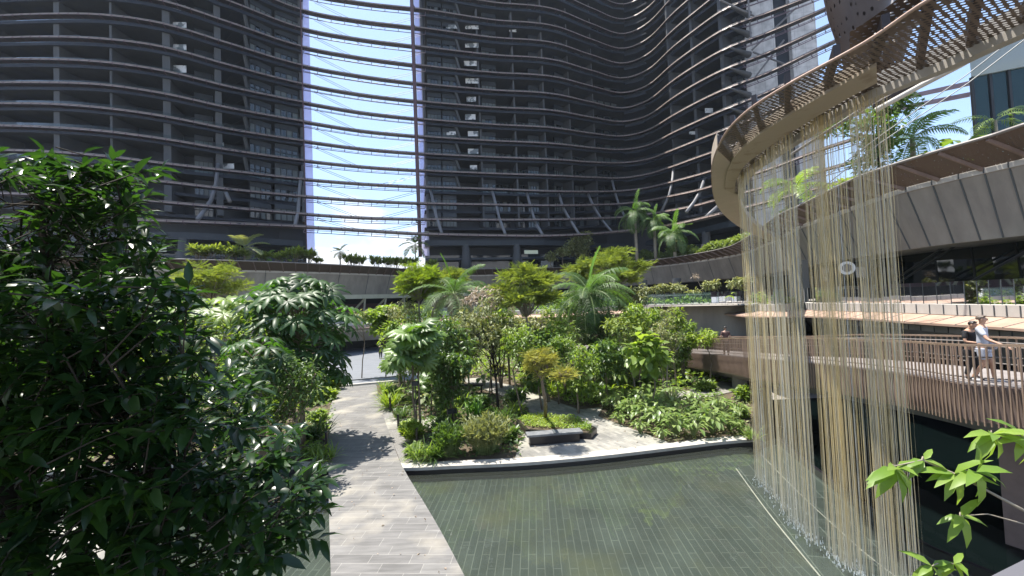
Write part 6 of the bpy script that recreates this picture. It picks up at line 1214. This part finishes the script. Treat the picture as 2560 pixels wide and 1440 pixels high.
# --- rounded shrubs filling the beds
bl = [(1020, 1085, .45, .5, 'lime', 'lime green shrub beside the gravel strip'), (1040, 1135, .4, .3, 'mid', 'low shrub near the pond corner of the island bed'), (980, 1000, .5, .6, 'mid', 'rounded shrub beside the black post in the reeds'), (1100, 1075, .7, .5, 'deep', 'dark rounded shrub behind the bamboo like bush'),
      (1120, 1040, .6, .6, 'mid', 'mid green shrub right of the fan palm stems'), (1190, 1085, .6, .5, 'deep', 'dark shrub behind the spotlight'), (1270, 1100, .5, .4, 'deep', 'dark shrub between the bamboo like bush and the bench'), (1290, 1000, .8, .5, 'deep', 'dark green shrub behind the planter'),
      (1200, 1020, .8, .6, 'deep', 'dark shrub at the foot of the twiggy tree'), (1130, 975, .9, .7, 'mid', 'shrub in front of the low rail bench'), (1060, 985, .8, .8, 'deep', 'dark shrub behind the elephant ears'), (1250, 935, 1.0, .7, 'olive', 'olive shrub behind the rail bench'), (1320, 925, 1.0, .9, 'mid', 'shrub left of the yellow tree crown'),
      (1370, 950, .9, .9, 'mid', 'leafy shrub behind the yellow tree'), (1440, 985, .8, .6, 'lime', 'bright shrub in front of the slender trees'), (1500, 1000, .8, .7, 'deep', 'dark shrub behind the broad leaf bed'), (1545, 960, 1.1, 1.0, 'deep', 'tall dark shrub under the royal palm'), (1480, 930, 1.2, 1.2, 'deep', 'very dark shrub at the royal palm trunk'),
      (1410, 900, 1.4, 1.3, 'mid', 'mass of green shrub behind the orange shrub'), (1340, 885, 1.4, 1.2, 'olive', 'olive shrub mass under the feathery tree'), (1260, 890, 1.4, 1.1, 'mid', 'green shrub mass right of the twiggy tree'), (1170, 900, 1.3, 1.2, 'deep', 'dark shrub mass left of the twiggy tree'), (1090, 905, 1.3, 1.3, 'mid', 'green shrub mass behind the tall fan palm'),
      (1020, 915, 1.2, 1.1, 'deep', 'dark shrub mass at the end of the path'), (1580, 925, 1.3, 1.1, 'mid', 'green shrub mass left of the footbridge end'), (1620, 985, .8, .8, 'deep', 'dark shrub under the footbridge end'), (1700, 960, .8, .5, 'deep', 'dark shrub behind the paved ledge'), (1760, 975, .7, .4, 'mid', 'shrub on the paved ledge below the footbridge'),
      (1860, 1000, .7, .6, 'mid', 'shrub right of the footbridge pier'), (1850, 1040, .5, .35, 'lime', 'lime shrub right of the footbridge pier'), (1650, 930, 1.0, .9, 'deep', 'dark shrub beneath the footbridge rail'), (1740, 905, 1.2, .9, 'mid', 'shrub behind the footbridge rail'), (790, 1140, .45, .4, 'mid', 'low shrub left of the path at the pond'),
      (800, 1060, .6, .6, 'mid', 'shrub left of the path below the umbrella tree'), (760, 1110, .6, .5, 'deep', 'dark shrub left of the path near the water'), (815, 1000, .55, .5, 'lime', 'yellow green shrub left of the path under the umbrella tree'), (835, 975, .5, .9, 'lime', 'yellow green shrub at the far left path corner'), (770, 1010, .8, .7, 'yell', 'yellowish shrub under the umbrella tree'),
      (700, 1040, .9, .8, 'mid', 'green shrub behind the near tree leaves on the left'), (640, 1010, 1.0, 1.1, 'mid', 'tall green shrub left of the umbrella tree'), (560, 980, 1.3, 1.3, 'lime', 'bright green shrub seen through the near tree'), (620, 1090, .9, .6, 'deep', 'dark shrub behind the near tree above the pond'), (480, 1000, 1.4, 1.4, 'mid', 'green shrub deep behind the near tree'),
      (680, 935, 1.0, 1.2, 'deep', 'dark shrub behind the umbrella tree'), (500, 900, 2.2, 2.0, 'mid', 'big bush behind the near tree'), (380, 930, 2.4, 2.6, 'yell', 'yellow green bush glowing behind the near tree'), (150, 900, 3.5, 4.5, 'yell', 'tall yellow green bush behind the near tree at the far left'), (260, 980, 1.8, 1.6, 'lime', 'lime bush behind the near tree trunk'), (60, 1000, 2., 2.5, 'lime', 'lime bush behind the near tree at the left edge')]
for px, py, r_, h_, lm, lab in bl:
    d = G(px, py, 0)[1]; sz = float(np.clip(d * .013, .14, .36)); leaf_bush('shrub', G(px, py, 0), lab, lm, (r_, r_ * .85, h_ * .62), int(70 + 60 * r_), 6, rnd.choice((LAN, DIA, LANW)), sz * rnd.uniform(.85, 1.25), 'rounded shrubs in the garden beds', stems=3)
# broad leaf bed on the right
br_px = [(1512, 1018, 1.0), (1545, 1035, .9), (1580, 1050, 1.0), (1615, 1062, 1.0), (1650, 1075, 1.0), (1690, 1090, .9), (1735, 1092, .95), (1780, 1085, 1.0), (1825, 1078, .9), (1600, 1030, 1.1), (1650, 1045, 1.1), (1700, 1060, 1.1), (1750, 1062, 1.1), (1800, 1055, 1.1), (1560, 1015, 1.0), (1620, 1015, 1.2), (1680, 1025, 1.2), (1740, 1030, 1.2), (1790, 1030, 1.1), (1840, 1050, .9), (1550, 1060, .6), (1600, 1085, .6), (1655, 1100, .5), (1850, 1085, .6)]
rows_w = ['front', 'front', 'front', 'front', 'front', 'front', 'front', 'front', 'front', 'middle', 'middle', 'middle', 'middle', 'middle', 'back', 'back', 'back', 'back', 'back', 'right end', 'edge', 'edge', 'edge', 'edge']
pr = None
for i, (px, py, s) in enumerate(br_px):
    b = G(px, py, 0); lab = f'broad glossy leaved plant in the {rows_w[i]} of the right bed, plant {i + 1}'
    if i < 3:
        pr = big_leaf_plant('broad_leaf_plant', b, lab, 'broad', 44, 1.05, .36, tpl_broad(.22, .25), 'broad leaved plants of the right bed', .55); protos = globals().setdefault('BLP', []); protos.append(pr)
    else: copy_tree(BLP[i % 3], b, rng.uniform(0, 6), lab, s * rnd.uniform(.85, 1.1))
# ground covers
ground_cover('fallen_leaves', [tuple(G(x, y, 0)[:2]) for x, y in ((1286, 1155), (1420, 1144), (1560, 1130), (1690, 1113), (1494, 1043), (1447, 1026), (1361, 996), (1280, 966))], .014, 'scattered dry fallen leaves on the paving by the bench', 'dry', 3.5, .012, .09)
ground_cover('fallen_leaves', [tuple(G(x, y, 0)[:2]) for x, y in ((825, 1440), (1158, 1440), (1005, 1168), (945, 980), (850, 980), (822, 1168))], .03, 'scattered dry fallen leaves on the stone path', 'dry', 1.6, .012, .08)
poly_obj('left_paving', g2((-500, 1520), (330, 1480), (250, 1320), (-500, 1270)), -1.3, .0, M['plaza'], 'pale paving at the lower left seen through the near tree', 'paving')
poly_obj('left_garden_walk', g2((420, 1164), (690, 1160), (800, 1095), (700, 1085), (560, 1120)), -.2, .010, M['plaza'], 'pale paved walk left of the path behind the near tree', 'paving')
ground_cover('planter_ground_cover', [p[:2] for p in [G(1318, 1068, .3), G(1474, 1078, .3), G(1484, 1066, .3), G(1440, 1045, .3), G(1322, 1036, .3), G(1296, 1050, .3)]], .27, 'lime green ground cover filling the stone planter', 'lime', 420, .22, .10)
ground_cover('path_edge_cover', [tuple(G(x, y, 0)[:2]) for x, y in ((1280, 960), (1365, 990), (1447, 1022), (1505, 1016), (1500, 985), (1400, 955), (1300, 940))], 0, 'bright low ground cover along the diagonal path', 'lime', 60, .45, .2)
ground_cover('bed_undergrowth', [tuple(G(x, y, 0)[:2]) for x, y in ((985, 1045), (1060, 1155), (1300, 1140), (1320, 1030), (1180, 965), (955, 960))], 0, 'low undergrowth covering the island bed', 'deep', 45, .28, .17)
ground_cover('garden_undergrowth', [tuple(G(x, y, 0)[:2]) for x, y in ((945, 930), (1290, 955), (1450, 1010), (1520, 1010), (1860, 960), (1640, 900), (1100, 880))], 0, 'low green undergrowth deep in the garden', 'mid', 14, .7, .34)
ground_cover('left_undergrowth', [tuple(G(x, y, 0)[:2]) for x, y in ((100, 1165), (815, 1160), (845, 965), (800, 900), (300, 900))], 0, 'undergrowth left of the path behind the near tree', 'mid', 10, .5, .28)
ground_cover('right_undergrowth', [tuple(G(x, y, 0)[:2]) for x, y in ((1505, 1045), (1690, 1108), (1880, 1090), (1880, 1000), (1510, 1012))], 0, 'low leaf litter and undergrowth of the right bed', 'olive', 30, .18, .15)
